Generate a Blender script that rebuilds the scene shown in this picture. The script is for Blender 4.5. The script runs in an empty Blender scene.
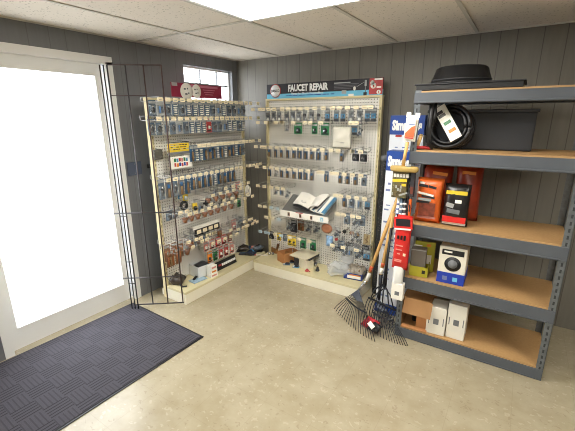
import bpy, bmesh, math, random
from mathutils import Vector, Matrix, Euler
random.seed(7)
PI = math.pi
SC = bpy.context.scene
COL = SC.collection

# ------------------------------------------------------------------ camera
ROT = ((0.83680, -0.14180, 0.52880), (0.54740, 0.22570, -0.80580), (-0.00510, 0.96380, 0.26660))
def _ortho():
    X = Vector(ROT[0]).normalized(); Y = Vector(ROT[1]); Y = (Y - X * Y.dot(X)).normalized(); Z = X.cross(Y)
    return Matrix((X, Y, Z))
R3 = _ortho()
FPX, CX, CY = 356.0, 287.5, 215.5
EYE = Vector((0, 0, 1.62))
cam_d = bpy.data.cameras.new('camera'); cam = bpy.data.objects.new('camera', cam_d); COL.objects.link(cam)
cam.matrix_world = Matrix.Translation(EYE) @ R3.to_4x4()
cam_d.sensor_width = 36; cam_d.sensor_fit = 'HORIZONTAL'; cam_d.lens = FPX / 575 * 36
cam_d.clip_start = .05; cam_d.clip_end = 60
SC.camera = cam

def at(px, py, axis, val):
    """where the sight line through a measured photo point meets the plane axis = val"""
    d = R3 @ Vector(((px - CX) / FPX, (CY - py) / FPX, -1.0))
    return EYE + d * ((val - EYE[axis]) / d[axis])

# ------------------------------------------------------------------ materials
_M = {}
def M(name, col, rough=.5, metal=0, var=.0, scale=8, bump=0, alpha=1, emit=0, spec=.5):
    if name in _M: return _M[name]
    m = bpy.data.materials.new(name); m.use_nodes = True
    nt = m.node_tree; b = nt.nodes['Principled BSDF']
    c = [(v / 255.0) for v in col]
    c = [v / 12.92 if v <= .04045 else ((v + .055) / 1.055) ** 2.4 for v in c]
    b.inputs['Base Color'].default_value = (*c, 1)
    b.inputs['Roughness'].default_value = rough; b.inputs['Metallic'].default_value = metal
    b.inputs['Alpha'].default_value = alpha
    b.inputs['Specular IOR Level'].default_value = spec
    if emit:
        b.inputs['Emission Color'].default_value = (*c, 1); b.inputs['Emission Strength'].default_value = emit
    if var or bump:
        tc = nt.nodes.new('ShaderNodeTexCoord'); n = nt.nodes.new('ShaderNodeTexNoise')
        n.inputs['Scale'].default_value = scale; n.inputs['Detail'].default_value = 4
        nt.links.new(tc.outputs['Object'], n.inputs['Vector'])
        if var:
            r = nt.nodes.new('ShaderNodeValToRGB')
            r.color_ramp.elements[0].position = .3; r.color_ramp.elements[1].position = .7
            r.color_ramp.elements[0].color = (*[v * (1 - var) for v in c], 1)
            r.color_ramp.elements[1].color = (*[min(1, v * (1 + var)) for v in c], 1)
            nt.links.new(n.outputs['Fac'], r.inputs['Fac']); nt.links.new(r.outputs['Color'], b.inputs['Base Color'])
        if bump:
            bp = nt.nodes.new('ShaderNodeBump'); bp.inputs['Strength'].default_value = bump; bp.inputs['Distance'].default_value = .01
            nt.links.new(n.outputs['Fac'], bp.inputs['Height']); nt.links.new(bp.outputs['Normal'], b.inputs['Normal'])
    _M[name] = m
    return m

def lin(col):
    c = [(v / 255.0) for v in col]
    return [v / 12.92 if v <= .04045 else ((v + .055) / 1.055) ** 2.4 for v in c]

class NT:
    def __init__(s, name, rough=.6):
        s.m = bpy.data.materials.new(name); s.m.use_nodes = True; s.t = s.m.node_tree; s.b = s.t.nodes['Principled BSDF']
        s.b.inputs['Roughness'].default_value = rough
        tc = s.t.nodes.new('ShaderNodeTexCoord'); s.obj = tc.outputs['Object']
        sp = s.t.nodes.new('ShaderNodeSeparateXYZ'); s.t.links.new(s.obj, sp.inputs[0]); s.xyz = sp.outputs
    def math(s, op, a, b=None, c=None):
        n = s.t.nodes.new('ShaderNodeMath'); n.operation = op
        for i, v in enumerate((a, b, c)):
            if v is None: continue
            if isinstance(v, (int, float)): n.inputs[i].default_value = v
            else: s.t.links.new(v, n.inputs[i])
        return n.outputs[0]
    def mix(s, f, a, b):
        n = s.t.nodes.new('ShaderNodeMix'); n.data_type = 'RGBA'
        for i, v in ((0, f), (6, a), (7, b)):
            if isinstance(v, (int, float)): n.inputs[i].default_value = v
            elif isinstance(v, (tuple, list)): n.inputs[i].default_value = (*v[:3], 1)
            else: s.t.links.new(v, n.inputs[i])
        return n.outputs[2]
    def noise(s, scale, detail=3, vec=None, rough=.5):
        n = s.t.nodes.new('ShaderNodeTexNoise'); n.inputs['Scale'].default_value = scale; n.inputs['Detail'].default_value = detail
        n.inputs['Roughness'].default_value = rough
        s.t.links.new(vec or s.obj, n.inputs['Vector']); return n.outputs['Fac']
    def voro(s, scale, vec=None, out='Distance', rand=1):
        n = s.t.nodes.new('ShaderNodeTexVoronoi'); n.inputs['Scale'].default_value = scale; n.inputs['Randomness'].default_value = rand
        s.t.links.new(vec or s.obj, n.inputs['Vector']); return n.outputs[out]
    def ramp(s, f, stops):
        n = s.t.nodes.new('ShaderNodeValToRGB'); e = n.color_ramp.elements
        while len(e) < len(stops): e.new(.5)
        for i, (p, c) in enumerate(stops):
            e[i].position = p; e[i].color = (*c[:3], 1)
        s.t.links.new(f, n.inputs[0]); return n.outputs[0]
    def map(s, scale=(1, 1, 1), rot=(0, 0, 0)):
        n = s.t.nodes.new('ShaderNodeMapping'); n.inputs['Scale'].default_value = scale; n.inputs['Rotation'].default_value = rot
        s.t.links.new(s.obj, n.inputs[0]); return n.outputs[0]
    def color(s, c): s.t.links.new(c, s.b.inputs['Base Color'])
    def bump(s, h, st=.3, dist=.005):
        n = s.t.nodes.new('ShaderNodeBump'); n.inputs['Strength'].default_value = st; n.inputs['Distance'].default_value = dist
        s.t.links.new(h, n.inputs['Height']); s.t.links.new(n.outputs[0], s.b.inputs['Normal'])

def mat_panel(axis):
    ca, cb = ((112, 108, 100), (128, 124, 115)) if axis == 0 else ((106, 107, 110), (120, 121, 124))
    s = NT('grey wall panelling ' + 'xy'[axis], .5)
    u = s.xyz[axis]
    f = s.math('FRACT', s.math('DIVIDE', u, .40))
    g = None
    for p in (.02, .35, .62):
        d = s.math('LESS_THAN', s.math('ABSOLUTE', s.math('SUBTRACT', f, p)), .0075)
        g = d if g is None else s.math('MAXIMUM', g, d)
    grain = s.noise(6, 4, s.map((6, 6, .6)))
    base = s.mix(grain, lin(ca), lin(cb))
    knots = s.math('LESS_THAN', s.voro(3.1, s.map((1, 1, .6))), .045)
    base = s.mix(s.math('MULTIPLY', knots, .35), base, lin((70, 68, 63)))
    s.color(s.mix(s.math('MULTIPLY', g, .55 if axis == 0 else .3), base, lin((52, 50, 47))))
    s.bump(s.math('SUBTRACT', 1, g), .35 if axis == 0 else .15, .006)
    return s.m

def mat_floor():
    s = NT('marbled vinyl floor', .28)
    n = s.noise(5, 5, rough=.65)
    base = s.ramp(n, [(.30, lin((158, 146, 118))), (.5, lin((168, 157, 131))), (.72, lin((178, 168, 144)))])
    wv = s.t.nodes.new('ShaderNodeVectorMath'); wv.operation = 'ADD'
    nz = s.t.nodes.new('ShaderNodeTexNoise'); nz.inputs['Scale'].default_value = 30; s.t.links.new(s.obj, nz.inputs['Vector'])
    sc_ = s.t.nodes.new('ShaderNodeVectorMath'); sc_.operation = 'SCALE'; sc_.inputs['Scale'].default_value = .07; s.t.links.new(nz.outputs['Color'], sc_.inputs[0])
    s.t.links.new(s.obj, wv.inputs[0]); s.t.links.new(sc_.outputs[0], wv.inputs[1])
    def vm(scale, ang):
        n = s.t.nodes.new('ShaderNodeMapping'); n.inputs['Scale'].default_value = scale; n.inputs['Rotation'].default_value = (0, 0, ang); s.t.links.new(wv.outputs[0], n.inputs[0]); return n.outputs[0]
    chips = s.voro(19, vm((1, 1.9, 1), .5))
    c1 = s.math('LESS_THAN', chips, .27)
    warp = s.noise(9, 2)
    sel = s.math('MULTIPLY', c1, s.math('GREATER_THAN', warp, .50))
    base = s.mix(s.math('MULTIPLY', sel, .27), base, lin((206, 197, 176)))
    ch2 = s.voro(17, vm((1.0, 2.6, 1), -.7))
    sel2 = s.math('MULTIPLY', s.math('LESS_THAN', ch2, .22), s.math('LESS_THAN', warp, .5))
    base = s.mix(s.math('MULTIPLY', sel2, .30), base, lin((120, 104, 80)))
    sx = s.math('ABSOLUTE', s.math('SUBTRACT', s.math('FRACT', s.math('DIVIDE', s.xyz[0], .305)), .5))
    sy = s.math('ABSOLUTE', s.math('SUBTRACT', s.math('FRACT', s.math('DIVIDE', s.xyz[1], .305)), .5))
    seam = s.math('LESS_THAN', s.math('MINIMUM', sx, sy), .004)
    base = s.mix(s.math('MULTIPLY', seam, .18), base, lin((110, 92, 64)))
    s.color(base)
    s.bump(n, .05, .004)
    return s.m

def mat_ceiling():
    s = NT('fissured ceiling tile', .9)
    v = s.voro(48); w = s.noise(26, 3)
    spot = s.math('MULTIPLY', s.math('LESS_THAN', v, .24), s.math('GREATER_THAN', w, .47))
    base = s.mix(s.noise(3), lin((232, 223, 212)), lin((240, 232, 222)))
    s.color(s.mix(s.math('MULTIPLY', spot, .42), base, lin((128, 118, 106))))
    s.bump(s.math('SUBTRACT', 1, spot), .4, .004)
    return s.m

def mat_peg():
    s = NT('pegboard', .55)
    # u runs along local x, v along z
    fu = s.math('SUBTRACT', s.math('FRACT', s.math('DIVIDE', s.xyz[0], .0254)), .5)
    fv = s.math('SUBTRACT', s.math('FRACT', s.math('DIVIDE', s.xyz[2], .0254)), .5)
    d = s.math('SQRT', s.math('ADD', s.math('MULTIPLY', fu, fu), s.math('MULTIPLY', fv, fv)))
    hole = s.math('LESS_THAN', d, .2)
    base = s.mix(s.noise(2.5), lin((232, 229, 220)), lin((240, 237, 230)))
    s.color(s.mix(hole, base, lin((84, 78, 66))))
    s.bump(s.math('SUBTRACT', 1, hole), .3, .003)
    return s.m

def mat_mat():
    s = NT('ribbed mat pile', .95)
    k = .1215
    ix = s.math('FLOOR', s.math('DIVIDE', s.xyz[0], k)); iy = s.math('FLOOR', s.math('DIVIDE', s.xyz[1], k))
    chk = s.math('MODULO', s.math('ABSOLUTE', s.math('ADD', ix, iy)), 2)
    ra = s.math('FRACT', s.math('DIVIDE', s.xyz[0], .0243)); rb = s.math('FRACT', s.math('DIVIDE', s.xyz[1], .0243))
    la = s.math('LESS_THAN', ra, .30); lb = s.math('LESS_THAN', rb, .30)
    line = s.math('ADD', s.math('MULTIPLY', s.math('MULTIPLY', chk, lb), .45), s.math('MULTIPLY', s.math('SUBTRACT', 1, chk), la))
    n = s.noise(260, 2)
    base = s.mix(n, lin((56, 54, 62)), lin((84, 81, 89)))
    s.color(s.mix(s.math('MULTIPLY', line, .8), base, lin((28, 28, 36))))
    s.bump(s.math('SUBTRACT', s.math('MULTIPLY', n, .4), line), .8, .006)
    return s.m

def mat_wood(name, a, b, sc=(40, 40, 3), rough=.5):
    s = NT(name, rough); s.color(s.mix(s.noise(1, 5, s.map(sc)), lin(a), lin(b))); return s.m

def mat_camo():
    s = NT('mottled brown print', .4)
    s.color(s.ramp(s.noise(38, 3), [(.35, lin((62, 56, 40))), (.5, lin((108, 94, 62))), (.62, lin((84, 86, 60))), (.75, lin((150, 134, 96)))])); return s.m

def mat_speck(name, a, b, sc, th=.22):
    s = NT(name, .6); s.color(s.mix(s.math('LESS_THAN', s.voro(sc), th), lin(a), lin(b))); return s.m

PANX, PANY = mat_panel(0), mat_panel(1)
FLOOR, CEIL, PEG, MATP = mat_floor(), mat_ceiling(), mat_peg(), mat_mat()
IVORY = M('ivory enamel', (234, 228, 208), .45, var=.03)
IVORY_D = M('ivory trim', (216, 202, 158), .5, var=.04)
DECK = M('cream deck', (212, 201, 160), .42, var=.05, scale=4)
TAG = M('cream tag', (238, 224, 190), .5)
TAGB = M('pale blue tag', (190, 214, 226), .5)
TAGG = M('slate tag', (112, 126, 142), .5)
WIRE = M('zinc wire', (170, 170, 168), .35, .7)
RACKW = M('grey rack wire', (74, 71, 74), .4, .6)
RUST = M('rusty rack wire', (78, 62, 60), .5, .5, var=.2, scale=30)
WHITE = M('white paint', (236, 236, 234), .5)
PAPER = M('white paper', (240, 236, 226), .6)
BLACK = M('black', (20, 20, 22), .5)
DARK = M('dark charcoal', (44, 44, 48), .5, var=.15)
CLEAR = M('clear plastic', (206, 214, 218), .12, alpha=.16)
BAGP = M('cloudy plastic bag', (238, 242, 244), .1, alpha=.30, bump=1.0, scale=26)
GREYC = M('grey card', (112, 114, 116), .5, var=.1)
LGREYC = M('light grey card', (166, 168, 166), .5, var=.08)
BLUEGC = M('blue grey card', (84, 102, 120), .45, var=.15)
DBLUEC = M('dull blue card', (54, 86, 116), .45, var=.15)
BLUEC = M('bright blue card', (74, 134, 172), .4)
GREENC = M('green card', (30, 112, 62), .4, var=.15)
REDC = M('red card', (176, 60, 58), .45, var=.15)
ORNGC = M('orange card', (220, 130, 40), .45, var=.1)
PINKC = M('pink card', (206, 138, 128), .5, var=.1)
YELC = M('yellow card', (226, 196, 50), .5, var=.05)
BROWNC = M('brown card', (140, 104, 78), .5, var=.2, scale=40)
BRASS = M('brass', (146, 118, 84), .4, .3)
COPPER = M('copper', (152, 92, 52), .4, .3, var=.15, scale=40)
CHROME = M('chrome', (200, 202, 205), .2, .9)
BLUEP = M('blue plastic', (60, 110, 160), .35)
CARD = M('cardboard', (158, 116, 72), .75, var=.08, scale=10)
CARD_D = M('cardboard inside', (122, 86, 52), .8, var=.08)
CARD_O = M('orange cardboard', (186, 128, 78), .7, var=.06)
WOOD = mat_wood('ash handle', (200, 152, 84), (226, 184, 118))
CHIP = mat_wood('chipboard', (192, 154, 104), (170, 132, 86), (60, 60, 60), .6)
STEELG = M('grey enamelled steel', (86, 91, 98), .45, .1, var=.06)
GALV = M('galvanised post', (112, 117, 121), .42, .5, var=.2, scale=30)
BLACKM = M('black rake steel', (42, 44, 50), .4, .5)
STEELR = M('blue grey rake steel', (104, 110, 122), .35, .6)
NAVY = M('carton blue', (34, 70, 148), .45)
CARTW = M('carton white', (226, 230, 236), .5, var=.02)
CARTB = M('carton small print', (112, 124, 168), .5)
REDP = M('red film', (214, 44, 40), .35, var=.06)
ORGP = M('orange film', (224, 104, 40), .3, var=.12, scale=20, bump=.25)
YGRN = M('yellow green carton', (176, 168, 46), .45, var=.06)
TAUPE = M('taupe sleeve', (122, 114, 104), .6, var=.05)
RUBB = M('black rubber', (22, 22, 24), .45)
CRIM = M('crimson sign', (142, 34, 62), .45, var=.15, scale=6)
SKYB = M('sign blue', (110, 190, 222), .4, var=.1, scale=5)
SIGNK = M('sign black', (34, 32, 38), .45)

# ------------------------------------------------------------------ mesh builder
class MB:
    def __init__(s): s.bm = bmesh.new(); s.mats = []
    def mi(s, m):
        if m not in s.mats: s.mats.append(m)
        return s.mats.index(m)
    def _fin(s, faces, m, smooth=False):
        i = s.mi(m)
        for f in faces: f.material_index = i; f.smooth = smooth
    def box(s, c, d, m, rot=None, bev=0, taper=1):
        r = bmesh.ops.create_cube(s.bm, size=1); vs = r['verts']
        mt = Matrix.Translation(Vector(c)) @ (rot.to_4x4() if rot is not None else Matrix.Identity(4)) @ Matrix.Diagonal((*d, 1))
        if taper != 1:
            for v in vs:
                if v.co.z > 0: v.co.x *= taper; v.co.y *= taper
        bmesh.ops.transform(s.bm, matrix=mt, verts=vs)
        fs = {f for v in vs for f in v.link_faces}
        s._fin(fs, m)
        if bev:
            es = list({e for v in vs for e in v.link_edges})
            r = bmesh.ops.bevel(s.bm, geom=es, offset=bev, segments=2, affect='EDGES', profile=.5)
            s._fin(r['faces'], m)
        return s
    def cyl(s, a, b, r, m, r2=None, seg=10, cap=True):
        a, b = Vector(a), Vector(b); d = b - a
        if d.length < 1e-6: return s
        q = d.to_track_quat('Z', 'Y').to_matrix().to_4x4()
        mt = Matrix.Translation((a + b) / 2) @ q
        r_ = bmesh.ops.create_cone(s.bm, cap_ends=cap, segments=seg, radius1=r, radius2=r if r2 is None else r2, depth=d.length, matrix=mt)
        fs = {f for v in r_['verts'] for f in v.link_faces}
        s._fin(fs, m)
        for f in fs:
            if len(f.verts) == 4: f.smooth = True
        return s
    def tube(s, pts, r, m, seg=8, closed=False):
        pts = [Vector(p) for p in pts]; n = len(pts); rings = []
        prev = None
        for i, p in enumerate(pts):
            if closed: t = pts[(i + 1) % n] - pts[i - 1]
            else: t = pts[min(i + 1, n - 1)] - pts[max(i - 1, 0)]
            t.normalize()
            if prev is None:
                up = Vector((0, 0, 1)) if abs(t.z) < .9 else Vector((1, 0, 0))
                u = t.cross(up).normalized()
            else:
                u = (prev - t * prev.dot(t)).normalized()
            prev = u; w = t.cross(u)
            rr = r[i] if isinstance(r, (list, tuple)) else r
            rings.append([s.bm.verts.new(p + u * (math.cos(2 * PI * k / seg) * rr) + w * (math.sin(2 * PI * k / seg) * rr)) for k in range(seg)])
        fs = []
        for i in range(n if closed else n - 1):
            A, B = rings[i], rings[(i + 1) % n]
            for k in range(seg): fs.append(s.bm.faces.new((A[k], A[(k + 1) % seg], B[(k + 1) % seg], B[k])))
        s._fin(fs, m, True)
        if not closed:
            s._fin([s.bm.faces.new(list(reversed(rings[0]))), s.bm.faces.new(rings[-1])], m)
        return s
    def lathe(s, prof, m, c=(0, 0, 0), seg=24, rot=None, sy=1):
        mt = Matrix.Translation(Vector(c)) @ (rot.to_4x4() if rot is not None else Matrix.Identity(4))
        rings = [[s.bm.verts.new(mt @ Vector((r * math.cos(2 * PI * k / seg), sy * r * math.sin(2 * PI * k / seg), z))) for k in range(seg)] for r, z in prof]
        fs = []
        for A, B in zip(rings, rings[1:]):
            for k in range(seg): fs.append(s.bm.faces.new((A[k], A[(k + 1) % seg], B[(k + 1) % seg], B[k])))
        s._fin(fs, m, True)
        s._fin([s.bm.faces.new(list(reversed(rings[0]))), s.bm.faces.new(rings[-1])], m)
        return s
    def poly(s, pts, m, ext=None):
        vs = [s.bm.verts.new(Vector(p)) for p in pts]
        f = s.bm.faces.new(vs); s._fin([f], m)
        if ext is not None:
            r = bmesh.ops.extrude_face_region(s.bm, geom=[f])
            nv = [g for g in r['geom'] if isinstance(g, bmesh.types.BMVert)]
            bmesh.ops.translate(s.bm, verts=nv, vec=Vector(ext))
            fs = {g for v in nv for g in v.link_faces}
            s._fin(fs, m)
        return s
    def grid(s, fn, nu, nv, m, thick=0, smooth=True):
        V = [[s.bm.verts.new(Vector(fn(i / nu, j / nv))) for j in range(nv + 1)] for i in range(nu + 1)]
        fs = [s.bm.faces.new((V[i][j], V[i + 1][j], V[i + 1][j + 1], V[i][j + 1])) for i in range(nu) for j in range(nv)]
        s._fin(fs, m, smooth); return s
    def pillow(s, w, h, d, m, c=(0, 0, 0), wr=0.1, seed=0, n=10, rot=None):
        """a stuffed bag: width along x, height along z, thickness along y, crimped edges"""
        rnd = random.Random(seed); ph = [rnd.uniform(0, 6) for _ in range(6)]
        mt = Matrix.Translation(Vector(c)) @ (rot.to_4x4() if rot is not None else Matrix.Identity(4))
        for sg in (-1, 1):
            def f(u, v, sg=sg):
                e = (max(0, 1 - abs(2 * u - 1) ** 3) ** .6) * (max(0, 1 - abs(2 * v - 1) ** 3) ** .6)
                k = 1 + wr * (math.sin(9 * u + ph[0] + 4 * v) + math.sin(13 * v + ph[1] - 5 * u))
                x = (u - .5) * w * (1 - .05 * math.sin(PI * v)); z = (v - .5) * h
                return mt @ Vector((x, sg * d / 2 * e * k, z))
            s.grid(f, n, n, m)
        bmesh.ops.remove_doubles(s.bm, verts=s.bm.verts, dist=1e-5)
        return s
    def mesh(s, name):
        bmesh.ops.recalc_face_normals(s.bm, faces=s.bm.faces)
        me = bpy.data.meshes.new(name); s.bm.to_mesh(me); s.bm.free()
        for m in s.mats: me.materials.append(m)
        return me
    def build(s, name, parent=None, label=None):
        return put(name, s.mesh(name), parent, label)

def put(name, me, parent=None, label=None):
    o = bpy.data.objects.new(name, me); COL.objects.link(o)
    if parent is not None: o.parent = parent
    if label: o['label'] = label
    return o
def tag(o, label, cat, group=None):
    o['label'] = label; o['category'] = cat
    if group: o['group'] = group
    return o
def thing(name, label, cat, loc=(0, 0, 0), rz=0, group=None, rot=None):
    o = bpy.data.objects.new(name, None); COL.objects.link(o); o.empty_display_size = .05
    o.location = loc; o.rotation_euler = rot if rot is not None else (0, 0, rz)
    return tag(o, label, cat, group)
def struct(o): o['kind'] = 'structure'; return o
def RX(a): return Matrix.Rotation(a, 3, 'X')
def RY(a): return Matrix.Rotation(a, 3, 'Y')
def RZ(a): return Matrix.Rotation(a, 3, 'Z')

_T = {}
def text_mesh(txt, size, m, bold=0.0, sx=1.0, name='lettering'):
    """flat lettering in the local x-z plane, facing -y, centred"""
    cu = bpy.data.curves.new('t', 'FONT'); cu.body = txt; cu.size = size; cu.align_x = 'CENTER'; cu.align_y = 'CENTER'
    cu.extrude = .0004; cu.offset = bold; cu.resolution_u = 2
    o = bpy.data.objects.new('t', cu); COL.objects.link(o)
    dg = bpy.context.evaluated_depsgraph_get(); me = bpy.data.meshes.new_from_object(o.evaluated_get(dg))
    bpy.data.objects.remove(o); bpy.data.curves.remove(cu)
    me.transform(Matrix.Rotation(PI / 2, 4, 'X') @ Matrix.Diagonal((sx, 1, 1, 1)))
    me.materials.clear(); me.materials.append(m); me.name = name
    return me
def letter(txt, size, m, loc, parent, bold=0, sx=1, name='lettering', rot=None):
    o = put(name, text_mesh(txt, size, m, bold, sx, name), parent); o.location = loc
    if rot: o.rotation_euler = rot
    return o

ORD = ['first', 'second', 'third', 'fourth', 'fifth', 'sixth', 'seventh', 'eighth', 'ninth', 'tenth', 'eleventh', 'twelfth', 'thirteenth',
       'fourteenth', 'fifteenth', 'sixteenth', 'seventeenth', 'eighteenth', 'nineteenth', 'twentieth', 'twenty-first', 'twenty-second', 'twenty-third', 'twenty-fourth']

# ------------------------------------------------------------------ the room
WX, WY, H = -2.815, 3.268, 2.23        # left wall, back wall, ceiling
BX, BY = -2.60, 3.12                   # pegboard faces
RXW, RYW = 2.6, -2.4                   # right and rear walls
struct(MB().box(((WX + RXW) / 2, (WY + RYW) / 2, -.05), (RXW - WX + .24, WY - RYW + .24, .1), FLOOR).build('floor'))
struct(MB().box(((WX + RXW) / 2, (WY + RYW) / 2, H + .05), (RXW - WX + .24, WY - RYW + .24, .1), CEIL).build('ceiling'))
struct(MB().box(((WX + RXW) / 2, WY + .06, H / 2), (RXW - WX + .24, .12, H), PANX).build('wall_back'))
struct(MB().box((RXW + .06, (WY + RYW) / 2, H / 2), (.12, WY - RYW, H), PANY).build('wall_right'))
struct(MB().box(((WX + RXW) / 2, RYW - .06, H / 2), (RXW - WX + .24, .12, H), PANX).build('wall_rear'))
# left wall with a window and a glazed door
W0, W1, WZ0, WZ1 = 2.50, 3.185, 1.50, 2.105
D0, D1, DZ = .74, 1.735, 2.04
w = MB(); xw = WX - .06
def seg(y0, y1, z0, z1): w.box((xw, (y0 + y1) / 2, (z0 + z1) / 2), (.12, y1 - y0, z1 - z0), PANY)
seg(RYW, D0, 0, H); seg(D0, D1, DZ, H); seg(D1, W0, 0, H); seg(W0, W1, 0, WZ0); seg(W0, W1, WZ1, H); seg(W1, WY, 0, H)
struct(w.build('wall_left'))
# window
win = bpy.data.objects.new('window_1', None); COL.objects.link(win); win.location = (WX - .07, 0, 0); struct(win)
f = MB(); ft = .016
f.box((0, W0 + ft / 2, (WZ0 + WZ1) / 2), (.05, ft, WZ1 - WZ0), WHITE).box((0, W1 - ft / 2, (WZ0 + WZ1) / 2), (.05, ft, WZ1 - WZ0), WHITE)
f.box((0, (W0 + W1) / 2, WZ1 - ft / 2), (.05, W1 - W0, ft), WHITE).box((0, (W0 + W1) / 2, WZ0 + ft / 2), (.05, W1 - W0, ft), WHITE)
for px in (199.5, 216):
    yy = at(px, 74, 0, WX - .07).y
    f.box((0, yy, (WZ0 + WZ1) / 2), (.02, .009, WZ1 - WZ0), GREYC)
zz = at(225, 86.5, 0, WX - .07).z
f.box((0, (W0 + W1) / 2, zz), (.022, W1 - W0, .014), GREYC)
struct(f.build('window_frame', win))
PANE = M('window pane', (235, 242, 248), .02, alpha=.08)
struct(MB().box((-.005, (W0 + W1) / 2, (WZ0 + WZ1) / 2), (.004, W1 - W0, WZ1 - WZ0), PANE).build('window_pane', win))
# door
dr = bpy.data.objects.new('door_1', None); COL.objects.link(dr); dr.location = (WX - .05, 0, 0); struct(dr)
f = MB()
f.box((.03, D1 + .012, DZ / 2), (.05, .055, DZ), WHITE).box((.03, D0 - .012, DZ / 2), (.05, .055, DZ), WHITE).box((.03, (D0 + D1) / 2, DZ + .012), (.05, D1 - D0 + .08, .055), WHITE)
struct(f.build('door_frame', dr))
f = MB()
for y in (D0 + .045, D1 - .06): f.box((-.01, y, DZ / 2), (.04, .06, DZ - .02), WHITE)
f.box((-.01, (D0 + D1) / 2 - .0075, .09), (.04, D1 - D0 - .165, .16), WHITE).box((-.01, (D0 + D1) / 2 - .0075, DZ - .06), (.04, D1 - D0 - .165, .09), WHITE)
struct(f.build('door_leaf', dr))
struct(MB().box((-.01, (D0 + D1) / 2, 1.07), (.006, D1 - D0 - .12, 1.82), PANE).build('door_pane', dr))
struct(MB().box((.03, D0 + .06, 1.0), (.05, .02, .2), CHROME, bev=.004).build('door_handle', dr))
# ceiling grid
g = MB(); TB = M('ceiling grid', (206, 200, 190), .6)
gx = [-2.245 + .61 * i for i in range(9)]
for x in gx:
    if x < RXW: g.box((x, (WY + RYW) / 2, H - .003), (.024, WY - RYW, .006), TB)
for i in range(8):
    y = 2.01 - 1.22 * i + 0
    if y > RYW: g.box(((WX + RXW) / 2, y, H - .0035), (RXW - WX, .024, .006), TB)
g.box((WX + .008, (WY + RYW) / 2, H - .004), (.016, WY - RYW, .008), TB).box(((WX + RXW) / 2, WY - .008, H - .004), (RXW - WX, .016, .008), TB)
struct(g.build('trim_1'))
# pavement outside
struct(MB().box((-5.4, 1.4, -.06), (4.8, 8, .1), M('pavement', (196, 194, 188), .8, var=.05)).build('pavement'))

# ceiling lights: one in view, the others added as fill
LITE = M('lit diffuser', (255, 252, 244), .5, emit=16)
def troffer(x, y, label):
    t = thing('ceiling_light', label, 'ceiling light', (x, y, H), 0, 'recessed ceiling lights')
    m = MB(); wx, wy = 1.22, .61
    for sx in (-1, 1): m.box((sx * (wx / 2 - .012), 0, -.008), (.024, wy, .016), WHITE)
    for sy in (-1, 1): m.box((0, sy * (wy / 2 - .012), -.008), (wx - .048, .024, .016), WHITE)
    m.build('frame', t)
    MB().box((0, 0, -.007), (wx - .05, wy - .05, .004), LITE).build('diffuser', t)
troffer(-1.6 + .61, 1.70, 'bright recessed ceiling light panel above the floor between the racks')
troffer(-.4, -.95, 'unseen fill ceiling light panel added over the open floor, nearer the rear wall')  # fixture out of view, added to brighten the upright faces
troffer(.4, -1.75, 'unseen fill ceiling light panel added by the rear wall')  # another unseen fixture, added for more fill from the rear
troffer(1.5, 1.1, 'unseen fill ceiling light panel added toward the right wall')  # unseen fixture added to light the left board

# ------------------------------------------------------------------ door mat
mx1, my0, my1, mx0 = -1.865, .10, 1.648, -2.79
mt_ = thing('door_mat', 'dark blue-grey ribbed floor mat in front of the glazed door', 'mat', ((mx0 + mx1) / 2, (my0 + my1) / 2, 0), math.radians(-1.5))
hw, hl = (mx1 - mx0) / 2, (my1 - my0) / 2
MB().box((0, 0, .003), (2 * hw, 2 * hl, .006), RUBB, bev=.002).build('border', mt_, 'thin black rubber border')
MB().box((0, 0, .007), (2 * hw - .03, 2 * hl - .03, .008), MATP, bev=.002).build('pile', mt_)

# ------------------------------------------------------------------ wall boxes
p = at(134, 168.5, 0, WX)
t = thing('wall_box', 'dull blue square cover plate on the grey panelled wall behind the wire rack', 'wall plate', (WX, p.y, p.z))
MB().box((.007, 0, 0), (.014, .135, .115), M('slate plate', (74, 82, 100), .6, var=.05), bev=.004).build('plate', t)
sc = MB()
for z in (-.04, .04): sc.cyl((.012, 0, z), (.0165, 0, z), .005, GREYC)
sc.build('screw', t)
p = at(148.3, 166, 0, WX)
tag(MB().box((WX + .012, p.y, p.z), (.024, .03, .036), DARK, bev=.004).cyl((WX + .02, p.y, p.z), (WX + .03, p.y, p.z), .007, DARK).build('wall_bracket'), 'tiny dark bracket on the panelled wall beside the left pegboard edge', 'bracket')

# ------------------------------------------------------------------ gondolas with pegboards
DH = .122
def gondola(name, label, loc, rz, W, D, Ht, endcap):
    """local x along the board, -y toward the shopper, board face at y = 0"""
    t = thing(name, label, 'shelving', loc, rz, 'pegboard gondolas')
    MB().box((W / 2, .012, (DH + Ht) / 2), (W - .03, .02, Ht - DH), PEG).build('pegboard', t)
    for x in (.012, W - .012):
        m = MB().box((x, .005, Ht / 2), (.026, .05, Ht), IVORY_D, bev=.003)
        for k in range(34): m.box((x, -.0205, .2 + k * .045), (.005, .002, .022), M('slot', (120, 110, 84), .6))
        m.build('upright', t)
    MB().box((W / 2, .008, Ht + .004), (W, .056, .02), IVORY_D, bev=.003).build('top_rail', t)
    MB().box((W / 2, -D / 2, DH - .012), (W, D, .024), DECK, bev=.004).build('base_deck', t)
    MB().box((W / 2, -D + .012, (DH - .024) / 2), (W - .006, .018, DH - .024), IVORY, bev=.002).build('kick_panel', t)
    for x in (.008, W - .008):
        MB().box((x, -D / 2 + .01, (DH - .024) / 2), (.014, D - .03, DH - .024), IVORY, bev=.002).build('end_panel', t)
    MB().box((W / 2, .06, .03), (W * .96, .05, .06), IVORY).build('rear_foot', t)
    return t
LW, RW = 1.19, 1.232
gondola('pegboard_gondola', 'cream pegboard gondola against the left wall below the window', (BX, 1.892, 0), PI / 2, LW, .27, 1.765, 1)
gondola('pegboard_gondola', 'cream pegboard gondola under the faucet repair header sign', (-2.298, BY, 0), 0, RW, .31, 1.785, 0)

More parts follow.
